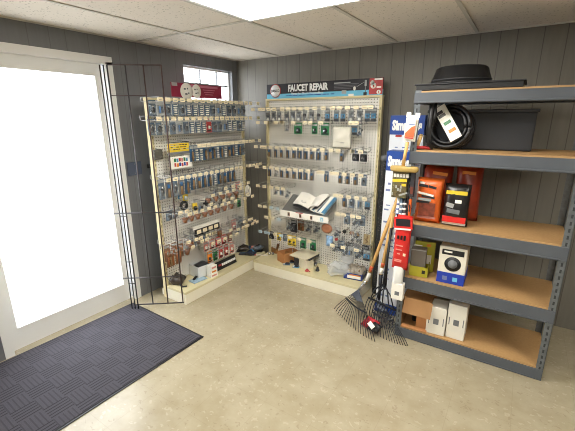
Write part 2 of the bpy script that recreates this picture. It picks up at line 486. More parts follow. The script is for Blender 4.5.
# ------------------------------------------------------------------ hooks and hanging packs
LHK = .23
_mesh = {}
def hook_mesh(L=LHK):
    if ('h', L) not in _mesh:
        m = MB().tube([(0, -.001, .012), (0, -.006, .004), (0, -.02, 0), (0, -L * .6, 0), (0, -L + .012, 0), (0, -L, .008)], .0022, WIRE, 6)
        m.tube([(0, -.001, .03), (0, -.02, .034), (0, -L + .01, .034), (0, -L, .026)], .0016, WIRE, 6)
        m.box((0, -.002, .02), (.008, .004, .036), WIRE)
        _mesh[('h', L)] = m.mesh('wire')
    return _mesh[('h', L)]
def tag_mesh(mat):
    k = ('t', mat.name)
    if k not in _mesh:
        _mesh[k] = MB().box((0, -LHK - .003, .014), (.046, .003, .030), mat, bev=.001).box((0, -LHK - .0048, .010), (.026, .0006, .003), GREYC).mesh('price_tag')
    return _mesh[k]

def pk(kind, w, h):
    """list of (part name, mesh) for one carded or bagged item; hang hole at the origin, front toward -y"""
    key = (kind, round(w, 3), round(h, 3))
    if key in _mesh: return _mesh[key]
    out = []
    top = .012
    def card(m, d=.0012, hh=h, nm='card'):
        b = MB().box((0, 0, top - hh / 2), (w, d, hh), m)
        b.box((0, -.0011, -.006), (w * .86, .0008, hh * .16), LGREYC)
        out.append((nm, b.mesh(nm)))
    def blister(y=.022, z0=.30, z1=.95):
        b = MB().box((0, -y / 2 - .001, top - h * (z0 + z1) / 2), (w * .84, y, h * (z1 - z0)), CLEAR, bev=.004)
        out.append(('blister', b.mesh('blister')))
    zc = top - h * .62
    if kind == 'a':       # dark fitting under a clear blister
        card(BLUEGC); out.append(('fitting', MB().cyl((0, -.012, zc - h * .2), (0, -.012, zc + h * .12), w * .18, DARK, w * .26).cyl((0, -.012, zc + h * .12), (0, -.012, zc + h * .25), w * .12, CHROME).mesh('fitting'))); blister()
    elif kind == 'a2':
        card(LGREYC); out.append(('fitting', MB().cyl((-w * .15, -.012, zc - h * .22), (-w * .15, -.012, zc + h * .22), w * .13, BLUEP).cyl((w * .18, -.012, zc - h * .18), (w * .18, -.012, zc + h * .2), w * .13, DARK).mesh('fitting'))); blister()
    elif kind == 'w':     # white washers stacked on a strip
        card(BLUEGC)
        b = MB()
        for i in range(5): b.cyl((0, -.006, top - h * (.28 + .15 * i)), (0, -.006, top - h * (.28 + .15 * i) - h * .085), w * .27, PAPER, w * .2, 10)
        out.append(('washer_strip', b.mesh('washer_strip')))
    elif kind == 'c':     # brass stem on a blue card
        card(DBLUEC); out.append(('stem', MB().cyl((w * .06, -.009, top - h * .96), (w * .06, -.009, top - h * .4), w * .16, BRASS).cyl((w * .06, -.009, top - h * .4), (w * .06, -.009, top - h * .24), w * .09, CHROME).cyl((w * .06, -.009, top - h * .78), (w * .06, -.009, top - h * .7), w * .24, BRASS, seg=6).mesh('stem')))
    elif kind == 'c2':    # brass cartridge, grey card
        card(GREYC); out.append(('cartridge', MB().cyl((0, -.01, top - h * .95), (0, -.01, top - h * .5), w * .22, BRASS, w * .17).cyl((0, -.01, top - h * .5), (0, -.01, top - h * .3), w * .2, BLUEP).mesh('cartridge')))
    elif kind == 'g':     # round knob on grey card
        card(GREYC)
        out.append(('knob', MB().cyl((0, -.001, zc + h * .1), (0, -.016, zc + h * .1), w * .30, DARK, w * .22, 14).cyl((0, -.001, zc - h * .22), (0, -.01, zc - h * .22), w * .26, PAPER, w * .22, 12).mesh('knob'))); blister(.018, .28, .97)
    elif kind == 'g2':
        card(LGREYC)
        out.append(('lever', MB().box((0, -.012, zc), (w * .3, .012, h * .5), GREYC, bev=.003).cyl((0, -.002, zc + h * .12), (0, -.02, zc + h * .12), w * .26, DARK, seg=12).mesh('lever')))
    elif kind == 'b':
        card(GREYC); out.append(('fitting', MB().box((0, -.004, zc + h * .03), (w * .78, .006, h * .34), BLUEC).cyl((0, -.007, zc + h * .02), (0, -.016, zc + h * .02), w * .24, BLUEGC, w * .18, 12).box((0, -.004, top - h * .9), (w * .8, .006, h * .16), DARK).mesh('fitting')))
    elif kind == 'k':
        card(BLACK); out.append(('clip', MB().box((0, -.014, zc), (w * .8, .026, h * .55), DARK, bev=.004).tube([(-w * .2, -.028, zc - h * .1), (0, -.03, zc + h * .1), (w * .2, -.028, zc - h * .1)], w * .05, LGREYC).mesh('clip')))
    elif kind == 'o':     # copper fittings
        b = MB().tube([(-w * .3, -.008, top - h * .55), (-w * .05, -.012, top - h * .5), (w * .12, -.012, top - h * .62), (w * .16, -.01, top - h * .95)], w * .2, COPPER, 8)
        b.tube([(w * .3, -.02, top - h * .5), (w * .1, -.022, top - h * .62), (-w * .2, -.02, top - h * .85)], w * .19, COPPER, 8)
        out.append(('fitting', b.mesh('fitting'))); out.append(('bag', MB().pillow(w, h, .045, CLEAR, (0, -.012, top - h / 2), seed=3, n=6).mesh('bag')))
    elif kind == 'br':
        card(BROWNC)
        b = MB()
        for i in range(3): b.cyl((-w * .28 + w * .28 * i, -.007, top - h * .92), (-w * .28 + w * .28 * i, -.007, top - h * .35), w * .11, COPPER if i != 1 else BRASS, seg=8)
        out.append(('rod', b.mesh('rod')))
    elif kind == 'gb':    # cloudy bag of grey pieces
        b = MB(); rr = random.Random(5)
        for i in range(7):
            c = Vector((rr.uniform(-.3, .3) * w, rr.uniform(-.012, .012), top - h * rr.uniform(.35, .88)))
            v = Vector((rr.uniform(-1, 1), rr.uniform(-1, 1), rr.uniform(-1, 1))).normalized() * w * .16
            b.cyl(c - v, c + v, w * .12, DARK if i % 3 else BLUEGC, seg=8)
        out.append(('fitting', b.mesh('fitting'))); out.append(('bag', MB().pillow(w, h, .04, CLEAR, (0, -.005, top - h / 2), seed=8, n=6).mesh('bag')))
    elif kind in ('r', 'y', 'gr', 'or', 'pk'):
        mm = {'r': REDC, 'y': YELC, 'gr': GREENC, 'or': ORNGC, 'pk': PINKC}[kind]
        card(mm); out.append(('fitting', MB().cyl((0, -.001, zc), (0, -.016, zc), w * .27, PAPER if kind in ('r', 'pk') else DARK, w * .2, 12).cyl((0, -.016, zc), (0, -.024, zc), w * .1, CHROME).mesh('fitting')))
        b = MB().box((0, -.0012, top - h * .88), (w * .8, .001, h * .1), BLACK if kind != 'y' else DARK); out.append(('print_band', b.mesh('print_band')))
    _mesh[key] = out
    return out

DESC = {'a': ('carded_fitting', 'blue-grey carded dark fitting'), 'a2': ('carded_fitting', 'pale carded blue and dark fittings'), 'w': ('washer_card', 'card of stacked white washers'),
        'c': ('stem_card', 'blue carded brass stem'), 'c2': ('carded_cartridge', 'grey carded brass cartridge'), 'g': ('knob_card', 'grey carded dark knob'),
        'g2': ('carded_lever', 'pale carded grey lever'), 'b': ('carded_fitting', 'bright blue carded fitting'), 'k': ('carded_clip', 'black carded clip'),
        'o': ('bagged_fitting', 'clear bag of copper fittings'), 'br': ('carded_rods', 'brown carded copper rods'), 'gb': ('bagged_parts', 'clear bag of dark pieces'),
        'r': ('carded_part', 'red carded part'), 'y': ('carded_part', 'yellow carded part'), 'gr': ('carded_part', 'green carded part'), 'or': ('carded_part', 'orange carded part'), 'pk': ('carded_part', 'pink carded part')}
NAMEFIX = {'carded_rods': 'carded_rod_set', 'bagged_parts': 'bag_of_pieces', 'bagged_fitting': 'bag_of_fittings'}
packs, hooks = [], []     # (side, row, u, z, d, ...)

def row(side, rname, z, packlist, extra_tags=(), tagmat=None, tags=True, w=.05, h=.105, d=.16, step2=False):
    """packlist: (u, kind[, w, h, d, tagged]) ; extra_tags: u of hooks that hold only a tag"""
    for e in packlist:
        u, k = e[0], e[1]; W = e[2] if len(e) > 2 and e[2] else w; Hh = e[3] if len(e) > 3 and e[3] else h
        dd = e[4] if len(e) > 4 and e[4] else d; tg = e[5] if len(e) > 5 else tags
        packs.append((side, rname, u, z, dd, k, W, Hh)); hooks.append((side, rname, u, z, TAG if tg is True else tg))
    for u in extra_tags:
        hooks.append((side, rname, u, z, tagmat or TAG))
def place(o, side, u, z, d):
    if side == 'L': o.location = (BX + d, u, z); o.rotation_euler = (0, 0, PI / 2)
    else: o.location = (u, BY - d, z)

# helpers from photo measures: u along the right / left board
def ur(px, py, d): return at(px, py, 1, BY - d).x
def ul(px, py, d): return at(px, py, 0, BX + d).y
def zr(px, py, d=LHK): return at(px, py, 1, BY - d).z
def zl(px, py, d=LHK): return at(px, py, 0, BX + d).z

# --- right board
Z1 = zr(253, 111)
ks = 'g g g g g g g2 g g2 b b b g g b b'.split()
xs = [268, 273.7, 279.3, 287, 293, 298.7, 305, 311.5, 319, 327.5, 336.5, 343, 351, 359.5, 367.5, 373.5]
row('R', 'top', Z1, [(ur(x, 117, .15), k, None, .112) for x, k in zip(xs, ks)], [ur(253, 111, LHK), ur(260, 111, LHK)], w=.05, d=.15)
Z2 = zr(257, 124)
row('R', 'second', Z2, [(ur(287, 132, .15), 'gb', .045, .085), (ur(298, 131, .15), 'gr', .085, .105), (ur(314.5, 131, .15), 'gr', .06, .10), (ur(325, 131, .15), 'gr', .085, .11),
                        (ur(354.5, 132, .15), 'b', .05, .10), (ur(361, 130, .12), 'gb', .055, .12)], [ur(258, 124, LHK), ur(266, 124, LHK), ur(276, 123.5, LHK), ur(281.5, 124, LHK), ur(305, 123.5, LHK)], d=.15)
Z3 = zr(256, 148)
row('R', 'third', Z3, [(ur(x, 152, .15), k) for x, k in zip([269.5, 275.5, 281.5, 287.5, 294, 299.5, 305.5, 312, 318.5, 326.5, 342], 'c2 c c2 c c2 c c c2 c c2 c2'.split())]
    + [(ur(356, 156, .15), 'k', .062, .09), (ur(364, 156, .15), 'k', .062, .09)], [ur(256, 148, LHK), ur(262, 147.5, LHK), ur(331, 151.5, LHK)], d=.15, h=.10, w=.046)
hooks.append(('R', 'third', ur(352.5, 152, LHK) + .012, Z3 + .002, TAGG))
Z4 = zr(257, 168)
row('R', 'fourth', Z4, [(ur(x, 173, .15), k) for x, k in zip([269.5, 276, 281.5, 287.5, 294, 300, 305.5, 312, 326.5, 340.5, 348, 356, 364.5], 'c gb c c2 c2 c c c2 c c2 c2 c2 a'.split())],
    [ur(248, 167, LHK), ur(257, 168, LHK), ur(319, 171, LHK), ur(332, 173, LHK)], d=.15, h=.10, w=.046)
Z5 = zr(258, 187)
row('R', 'fifth', Z5, [(ur(276, 192, .15), 'gb', .05, .09), (ur(282, 191, .15), 'a2', .05, .09), (ur(288, 191, .14), 'gb', .06, .11)], [ur(258, 187, LHK), ur(264.5, 187.5, LHK)], d=.15)
Z5b = zr(344.5, 198)
row('R', 'fifth', Z5b, [(ur(344.5, 203, .15), 'c2'), (ur(352, 203, .15), 'a'), (ur(360, 203, .15), 'a2'), (ur(367.5, 203, .15), 'b', .055, .11)], [ur(335.5, 197.5, LHK)], d=.15, w=.052, h=.115)
Z6 = zr(265, 208)
row('R', 'sixth', Z6, [], [ur(260, 208, LHK), ur(265, 208, LHK)])
for q in ((271.5, 206.5), (277.5, 207)): hooks.append(('R', 'sixth', ur(q[0], q[1], LHK), Z6, TAGB))
Z6b = zr(344.5, 216.5)
row('R', 'sixth', Z6b, [(ur(346.5, 220, .16), 'a', .06, .105), (ur(355.5, 221, .16), 'gb', .075, .11), (ur(362.5, 221, .13), 'a', .06, .10)], [ur(338, 216.5, LHK)], d=.15)
Z7 = zr(267, 218.5)
row('R', 'seventh', Z7, [], [ur(266.5, 218.5, LHK), ur(272.5, 219.5, LHK)])
hooks.append(('R', 'seventh', ur(279, 221.5, LHK), Z7, TAGB))
row('R', 'seventh', Z7 - .01, [(ur(289, 222, .14), 'gb', .075, .12), (ur(295.5, 221, .11), 'k', .07, .13)], d=.14, tags=None)
Z8 = zr(272, 235)
row('R', 'seventh', Z7 - .02, [(ur(x, y, .08), k, .07, .11, .08) for x, y, k in ((301, 224, 'br'), (308.5, 226, 'gb'), (316.5, 226, 'gb'), (337.5, 226, 'gb'))], d=.08, tags=None)
row('R', 'lowest', Z8, [(ur(271.5, 236, .17), 'k', .055, .085, None, TAGB), (ur(278.5, 238, .17), 'y', .05, .085), (ur(284.5, 239, .17), 'a', .045, .08, None, TAGB), (ur(290.3, 239, .15), 'y', .05, .115, None, None),
    (ur(295.5, 239, .13), 'y', .045, .115), (ur(303, 239, .16), 'gr', .065, .115), (ur(313, 241, .16), 'gr', .075, .115)], d=.16)
for q in ((260.5, 232.5), (266, 233.5)): hooks.append(('R', 'lowest', ur(q[0], q[1], LHK), Z8, TAGB))
Z8b = zr(334, 247)
row('R', 'lowest', Z8b, [(ur(x, y, .07), k, .07, .11, .07, None) for x, y, k in ((341, 247, 'a'), (349.5, 249, 'k'), (357, 250, 'a2'), (365, 252, 'k'))] + [(ur(335.5, 251, .16), 'gb', .06, .09), (ur(345.5, 253, .17), 'gb', .075, .11), (ur(352.5, 250, .12), 'a2', .06, .10, None, None), (ur(358.5, 257, .17), 'gb', .08, .11), (ur(367.5, 255, .14), 'b', .07, .11, None, None)], d=.16)

# --- left board
ZL1 = 1.742; ZL2 = zl(245, 119.5); ZL3 = zl(250, 142.5); ZL4 = zl(220, 172.5)
def span(p0, p1, n, py): a, c = ul(p0, py, .13), ul(p1, py, .13); return [a + (c - a) * i / (n - 1) for i in range(n)]
c1 = 'a a2 a w a w w w w a a2 w a a a2 a'.split()
row('L', 'top', ZL1, [(y, k) for y, k in zip(span(152.5, 243, 16, 110), c1)], [3.062], d=.13, w=.064, h=.118)
c2 = 'a a a2 a a2 a w w w r a a a2 w w a w'.split()
row('L', 'second', ZL2, [(y, k) for y, k in zip(span(151.5, 243, 17, 128), c2)], [3.062], d=.13, w=.06, h=.125)
c3 = 'c w w c c2 c w c w c2 c w c a'.split()
row('L', 'third', ZL3, [(y, k) for y, k in zip(span(192, 243, 14, 155), c3)], [3.07, ul(253, 141.5, LHK)], d=.13, w=.054, h=.142)
c4 = 'a c2 a c2 c c c2 c c w c c2 c c'.split()
row('L', 'fourth', ZL4, [(y, k, None, .17 if i < 5 else .145) for i, (y, k) in enumerate(zip(span(161, 234, 14, 184), c4))], [2.90, 2.96, 3.02, 3.075], d=.13, w=.056)
ZL5 = zl(224, 194)
row('L', 'fifth', ZL5 + .04, [(ul(x, y + 3, .1), k, .07, .085, .09) for x, y, k in ((216, 190, 'gb'), (223.5, 188, 'gb'), (231, 186, 'gb'), (239, 190, 'pk'))], [], d=.10)
row('L', 'fifth', ZL5, [(ul(x, y + 3, .15), 'o', .07, .085) for x, y in ((207, 197), (214.5, 195.5), (221.5, 193.5), (228, 192), (234.5, 190))], [], d=.15)
ZL6 = zl(204, 211.5)
row('L', 'sixth', ZL6 + .035, [(ul(x, y, .08), k, .07, .09, .08) for x, y, k in ((168, 205, 'a'), (175, 206, 'gb'), (200, 205, 'a2'), (213, 204, 'gb'), (221, 202, 'gb'), (229, 200, 'gb'), (237, 198, 'br'))], [], d=.08)
row('L', 'sixth', ZL6, [(ul(x, y + 3, .15), 'o', .075, .095) for x, y in ((184, 218), (190, 216.5), (196.5, 214.5), (203.5, 212.5), (209.5, 211), (216.5, 209.5), (223, 208), (230, 206))]
    + [(ul(238.5, 208, .14), 'gr', .05, .10)], [ul(252.5, 206.5, LHK)], d=.15)
ZL7 = zl(247, 227)
row('L', 'seventh', ZL7 + .02, [(ul(x, y, .07), k, .07, .11, .07) for x, y, k in ((189, 225, 'br'), (194, 224, 'gb'), (219, 226, 'br'), (243.5, 222, 'gb'))], [], d=.07)
row('L', 'seventh', ZL7, [(ul(166, 222, .12), 'br', .085, .15, None, None), (ul(174.5, 223, .12), 'br', .07, .15, None, None), (ul(184, 232, .13), 'o', .075, .10), (ul(225, 219, .1), 'o', .075, .11, None, None), (ul(230, 228, .12), 'gb', .08, .1), (ul(237, 226, .12), 'gb', .08, .1)],
    [ul(243, 228.5, LHK), ul(247.8, 227.2, LHK), ul(252.4, 225.8, LHK), ul(257, 224, LHK)], d=.13)
ZL8 = zl(176, 243, .12)
row('L', 'eighth', ZL8, [(ul(166.5, 244, .12), 'br', .06, .15, None, None), (ul(173.5, 243, .12), 'br', .06, .13, None, None), (ul(182, 247, .14), 'br', .055, .16, None, TAG), (ul(190, 245, .14), 'o', .09, .11, None, TAG)], d=.12)
ZL9 = zl(218, 238, .13)
row('L', 'eighth', ZL8, [(ul(x, y, .08), k, .065, .12, .08) for x, y, k in ((189.5, 236, 'gb'), (198, 236, 'br'), (203.5, 249, 'gb'), (197, 245, 'gb'), (204, 241, 'a2'), (234, 232, 'pk'), (239, 234, 'gb'), (241, 228, 'a'))], [], d=.08)
row('L', 'ninth', ZL9, [(ul(x, y, .13), k, .06, .10) for x, y, k in ((205.5, 241, 'pk'), (211.5, 239, 'pk'), (217.5, 237, 'r'), (223.5, 236, 'r'), (229.5, 234, 'pk'))], d=.13)
ZL10 = zl(220, 248, .15)
row('L', 'lowest', ZL10, [(ul(x, y, .15), k, .06, .12) for x, y, k in ((209.5, 252, 'or'), (215, 250, 'gr'), (220.5, 248, 'r'), (226, 246, 'r'), (231.5, 244, 'pk'))], d=.15, tags=None)

SIDE = {'L': 'left pegboard', 'R': 'right pegboard'}
from collections import defaultdict
rows = defaultdict(list)
for p_ in packs: rows[(p_[0], p_[1])].append(p_)
for (sd, rn), ps in rows.items():
    cnt = defaultdict(int)
    for p_ in sorted(ps, key=lambda q: q[2]):
        _, _, u, z, d, k, W, Hh = p_
        nm, ds = DESC[k]; nm = NAMEFIX.get(nm, nm)
        i = cnt[ds]; cnt[ds] += 1
        n_same = sum(1 for q in ps if DESC[q[5]][1] == ds)
        lab = f'{ds}, {ORD[i]} from left in {rn} row of {SIDE[sd]}' if n_same > 1 else f'{ds}, only one in {rn} row of {SIDE[sd]}'
        t = thing(nm, lab, 'hanging part', group=f'packs in {rn} row of {SIDE[sd]}')
        place(t, sd, u, z, d)
        t.rotation_euler.z += random.uniform(-.12, .12)
        for pn, me in pk(k, W, Hh): put(pn, me, t)
rows = defaultdict(list)
for h_ in hooks: rows[(h_[0], h_[1])].append(h_)
for (sd, rn), hs in rows.items():
    cnt = {True: 0, False: 0}
    for _, _, u, z, tm in sorted(hs, key=lambda q: q[2]):
        kd = tm is not None; cw = {TAG: 'cream tag', TAGB: 'pale blue tag', TAGG: 'slate tag'}.get(tm)
        n = cnt[kd]; cnt[kd] += 1
        lab = f'steel peg hook with {cw}, {ORD[n]} tagged hook in {rn} row of {SIDE[sd]}' if kd else f'bare steel peg hook, {ORD[n]} untagged hook in {rn} row of {SIDE[sd]}'
        t = thing('peg_hook', lab, 'hook', group=f'peg hooks in {rn} row of {SIDE[sd]}')
        place(t, sd, u, z, 0)
        put('wire', hook_mesh(), t)
        if kd: put('price_tag', tag_mesh(tm), t)

def text_fit(txt, w, h, m, loc, parent, bold=.0, name='lettering', shear=0, rot=None):
    me = text_mesh(txt, .1, m, bold, 1, name)
    xs_ = [v.co.x for v in me.vertices]; zs_ = [v.co.z for v in me.vertices]
    cx_, cz_ = (max(xs_) + min(xs_)) / 2, (max(zs_) + min(zs_)) / 2
    sx_, sz_ = w / (max(xs_) - min(xs_)), h / (max(zs_) - min(zs_))
    for v in me.vertices:
        v.co.x = (v.co.x - cx_) * sx_ + shear * (v.co.z - cz_) * sz_; v.co.z = (v.co.z - cz_) * sz_
    o = put(name, me, parent); o.location = loc
    if rot: o.rotation_euler = rot
    return o

# ------------------------------------------------------------------ header sign on the right gondola
SY = BY - .012
def sp(px, py):
    q = at(px, py, 1, SY); return q.x, q.z
sx0, sx1, sz0, sz1 = -2.285, -1.068, 1.796, 1.938
sxm = (sx0 + sx1) / 2
sg = thing('header_sign', 'long black and blue faucet repair header sign on top of the pegboard', 'sign', (0, SY, 0))
MB().box((sxm, .006, (sz0 + .048 + sz1) / 2), (sx1 - sx0, .010, sz1 - sz0 - .048), SIGNK).box((sxm, .006, sz0 + .024), (sx1 - sx0, .010, .048), SKYB).build('panel', sg)
x_, z_ = sp(275.6, 91)
MB().lathe([(.0, -.002), (.064, -.002), (.064, .002), (.0, .002)], REDC, (x_, -.001, z_), 28, RX(PI / 2), 1.0).lathe([(.0, -.001), (.057, -.001), (.057, .002), (.0, .002)], WHITE, (x_, -.003, z_), 28, RX(PI / 2), 1.0).build('logo', sg, 'round white logo with red rim')
text_fit('DANCO', .100, .028, BLACK, (x_, -.0055, z_), sg, .004)
xa, za = sp(288.2, 92.2); xb, zb = sp(328.3, 82.6)
text_fit('FAUCET REPAIR', xb - xa, .066, WHITE, ((xa + xb) / 2, -.0005, sp(308, 87.2)[1]), sg, .0045)
xa, _ = sp(291.5, 95); xb, _ = sp(323, 92)
text_fit('Parts for Do-It-Yourselfers', xb - xa, .020, WHITE, ((xa + xb) / 2, -.0005, sp(307, 93)[1]), sg, .001)
b = MB(); rr = random.Random(4); x = sp(286, 95)[0]
while x < sp(331, 95)[0]:
    L = rr.uniform(.02, .045); b.box((x + L / 2, .0004, sz0 + .027), (L, .001, .008), NAVY); x += L + rr.choice((.004, .016))
b.build('small_print', sg, 'row of tiny dark print on the blue band')
b = MB()
for i in range(5):
    z = sp(335, 83.2)[1] - i * .0125; L = (.16, .24, .22, .23, .17)[i]
    b.box((sp(334, 84)[0] + L / 2, .0004, z), (L, .001, .006 if i else .009), LGREYC if not i else M('dim print', (92, 90, 96), .6))
b.build('small_print', sg, 'grey block of small text')
b = MB()
x0_, z0_ = sp(354.5, 88.3); b.lathe([(.0, -.001), (.012, -.001), (.012, .001), (.0, .001)], PAPER, (x0_, 0, z0_), 14, RX(PI / 2), 1.5)
x1_, z1_ = sp(365.7, 83); b.box((x1_, 0, z1_), (.018, .002, .05), LGREYC, bev=.003); b.box((x1_, 0, z1_ - .05), (.008, .002, .05), GREYC)
b.tube([(sp(357, 86.5)[0], 0, sp(357, 86.5)[1]), (sp(361, 84)[0], 0, sp(361, 84)[1]), (sp(364.5, 82)[0], 0, sp(364.5, 82)[1])], .002, LGREYC, 6)
b.box((sp(344, 92)[0], 0, sp(344, 92)[1]), (.045, .002, .03), LGREYC); b.box((sp(351, 95)[0], 0, sp(351, 95)[1]), (.05, .002, .02), PAPER); b.box((sp(365, 94)[0], 0, sp(365, 94)[1]), (.03, .002, .03), SIGNK)
b.build('faucet_picture', sg, 'pale faucet drawings on the sign')
b = MB(); xa, zt = sp(369.6, 81); xb, zb_ = sp(382.2, 96.5)
b.box(((xa + xb) / 2, -.0005, (sz0 + sz1) / 2 + .003), (xb - xa, .003, sz1 - sz0 - .012), REDC)
b.box(((xa + xb) / 2 + .02, -.002, sz1 - .012), (xb - xa - .05, .001, .014), PAPER)
for q, r_ in (((373.5, 85.5), .025), ((372.6, 82.6), .018), ((378.7, 92), .018)):
    x, z = sp(*q); b.lathe([(.0, -.001), (r_, -.001), (r_, .001), (.0, .001)], PAPER, (x, -.003, z), 18, RX(PI / 2))
x, z = sp(379, 87); b.box((x, -.0025, z), (.04, .001, .014), PAPER)
x, z = sp(373.7, 86); b.box((x, -.0045, z), (.01, .001, .02), REDC)
x, z = sp(378.7, 92); b.box((x, -.0045, z), (.005, .001, .02), REDC)
b.build('red_panel', sg, 'red panel with white round marks')

# crimson sign above the left board
xw_ = BX - .005
pa = at(171, 83, 0, xw_); pb = at(221.5, 88, 0, xw_)
y0, y1 = pa.y, pb.y; zt = 1.915; zb_ = 1.797
cs = thing('header_sign', 'crimson sign with two white ovals on top of the left pegboard before the window', 'sign', (xw_, 0, 0), PI / 2)
MB().box(((y0 + y1) / 2, .004, (zt + zb_) / 2), (y1 - y0, .008, zt - zb_), CRIM).build('panel', cs)
b = MB(); b.box((y0 + .035, -.0006, zt - .015), (.06, .001, .028), LGREYC)
b.box(((y0 + y1) / 2 + .06, -.0006, zt - .018), ((y1 - y0) * .62, .001, .02), M('pale crimson band', (188, 110, 128), .5)); b.build('top_band', cs, 'paler band along the top of the sign')
b = MB()
for px, r_, sy_ in ((186.8, .072, 1), (196.5, .056, 1.1)):
    q = at(px, 91.5, 0, xw_ + .002); b.lathe([(.0, -.001), (r_, -.001), (r_, .001), (.0, .001)], PAPER, (q.y, -.001, q.z), 24, RX(PI / 2), sy_)
    for dx, dz, w_ in ((-.3, .3, .3), (.15, .35, .2), (-.1, -.3, .35), (.3, -.2, .2)):
        b.box((q.y + dx * r_, -.0025, q.z + dz * r_), (w_ * r_, .001, .2 * r_), GREYC)
b.build('white_oval', cs)
b = MB()
for i in range(3): b.box((y0 + (y1 - y0) * .62 + .06, -.0006, zt - .045 - i * .02), (.16 - .03 * i, .001, .006), M('dull rose print', (196, 120, 136), .5))
b.build('small_print', cs)

# ------------------------------------------------------------------ odd things on the left board
def facing_left(name, label, cat, px, py, d, group=None):
    q = at(px, py, 0, BX + d); return thing(name, label, cat, (q.x, q.y, q.z), PI / 2, group)
def lsize(p0, p1, d):
    a, c = at(*p0, 0, BX + d), at(*p1, 0, BX + d); return abs(c.y - a.y), abs(c.z - a.z)
hang = lambda b, w_, z, d: b.tube([(-w_, d - .002, z), (-w_, -.004, z)], .003, WIRE, 6).tube([(w_, d - .002, z), (w_, -.004, z)], .003, WIRE, 6)
t = facing_left('card_sign', 'yellow sign card with black print on hooks of the left pegboard', 'sign', 178.5, 147.5, .12)
w_, _ = lsize((168, 147), (189.3, 147), .12)
MB().box((0, 0, 0), (w_, .004, .07), YELC).build('card', t)
b = MB(); rr = random.Random(2)
for z in (.022, .004, -.014):
    x = -w_ / 2 + .03
    while x < w_ / 2 - .03:
        L = rr.uniform(.012, .03); b.box((x + L / 2, -.0024, z), (L, .001, .008), DARK if rr.random() < .7 else LGREYC); x += L + .008
b.build('small_print', t)
hang(MB(), w_ * .38, .05, .12).box((0, -.004, .045), (w_, .006, .006), DARK).box((0, -.004, -.045), (w_ * 1.0, .012, .02), GREYC).build('wire_holder', t, 'grey wire holder')
t = facing_left('color_key_card', 'white card with colourful swatches below the yellow sign on left pegboard', 'card', 181.5, 162, .12)
w_, _ = lsize((170, 162), (192, 162), .12)
MB().box((0, 0, 0), (w_, .004, .105), PAPER).build('card', t)
b = MB(); cols = [GREENC, REDC, BLUEC, ORNGC, REDC, NAVY, PINKC, REDC, GREENC, NAVY, BLUEC, REDC]
for i in range(6):
    for j in range(2):
        b.box((-w_ / 2 + .05 + i * (w_ - .08) / 6.2, -.0025, .022 - j * .04 - .004 * (i % 2)), (w_ * .085, .001, .030), cols[i * 2 + j])
b.build('swatch', t, 'rows of red, blue and green swatches')
hang(MB(), w_ * .4, .04, .12).build('wire_holder', t)
t = facing_left('abrasive_pad', 'square grey pad hanging near the left edge of the left pegboard', 'pad', 158, 154.5, .03)
MB().box((0, 0, 0), (.085, .02, .085), mat_speck('grey pad', (84, 82, 76), (118, 114, 104), 60, .3), bev=.008).build('pad', t)
MB().tube([(0, .028, .046), (0, -.014, .046)], .003, WIRE, 6).build('hook', t)
t = facing_left('price_channel', 'black price channel holding four cream tags on the left pegboard', 'price channel', 207.5, 229, .14)
w_, _ = lsize((195.5, 233), (219.5, 223), .14)
MB().box((0, 0, 0), (w_, .012, .06), BLACK, bev=.003).box((0, .004, .046), (w_ * 1.1, .006, .03), PAPER).build('strip', t)
for i in range(4): MB().box((-w_ * .36 + i * w_ * .235, -.0075, .004), (w_ * .17, .002, .036), TAG).build('price_tag', t)
hang(MB(), w_ * .4, .02, .14).build('bracket', t)
# tape, discs, handle
t = facing_left('tape_roll', 'black tape roll hanging left of the copper fittings on left pegboard', 'tape', 184, 205.5, .10)
b = MB().tube([(.033 * math.cos(a), 0, .033 * math.sin(a)) for a in [2 * PI * k / 20 for k in range(20)]], .013, BLACK, 10, True); b.build('roll', t)
MB().tube([(0, .098, .021), (0, -.03, .021)], .003, WIRE, 6).build('hook', t)
def disc_card(px, py, label, m1, m2, w_=.06, h_=.075):
    t = facing_left('carded_disc', label, 'hanging part', px, py, .10, 'disc cards on the left pegboard')
    MB().box((0, 0, 0), (w_, .002, h_), m1).build('card', t)
    MB().cyl((0, -.001, -.01), (0, -.014, -.01), w_ * .36, m2, w_ * .3, 16).build('disc', t)
    MB().tube([(0, .098, h_ / 2 - .006), (0, -.01, h_ / 2 - .006)], .0025, WIRE, 6).build('hook', t)
disc_card(185.5, 197, 'yellow card with pale disc above the black tape roll on left pegboard', YELC, LGREYC)
disc_card(195, 207, 'yellow card with black disc right of the black tape roll', YELC, BLACK)
disc_card(180, 196, 'small blue card with silver disc left of the yellow cards', BLUEC, CHROME, .045, .05)
t = facing_left('cross_tap', 'black cross-shaped tap handle hanging between copper fitting rows', 'tap handle', 206.2, 203, .16)
MB().box((0, 0, 0), (.07, .018, .02), BLACK, bev=.005).box((0, 0, 0), (.02, .018, .06), BLACK, bev=.005).build('cross', t)
MB().cyl((0, .005, 0), (0, -.018, 0), .016, DARK, .011).build('hub', t)
MB().tube([(0, .158, .02), (0, -.014, .02)], .0025, WIRE, 6).build('hook', t)
t = facing_left('hose_coil', 'white coiled hose hanging at the right edge of the left pegboard', 'hose', 247.5, 191, .12)
for k in range(3):
    MB().tube([((.032 - .005 * k) * math.cos(a), -.012 * k, (.062 - .006 * k) * math.sin(a)) for a in [2 * PI * i / 24 for i in range(24)]], .006, PAPER, 8, True).build('coil', t)
MB().tube([(0, .118, .055), (0, -.04, .055)], .003, WIRE, 6).build('hook', t)

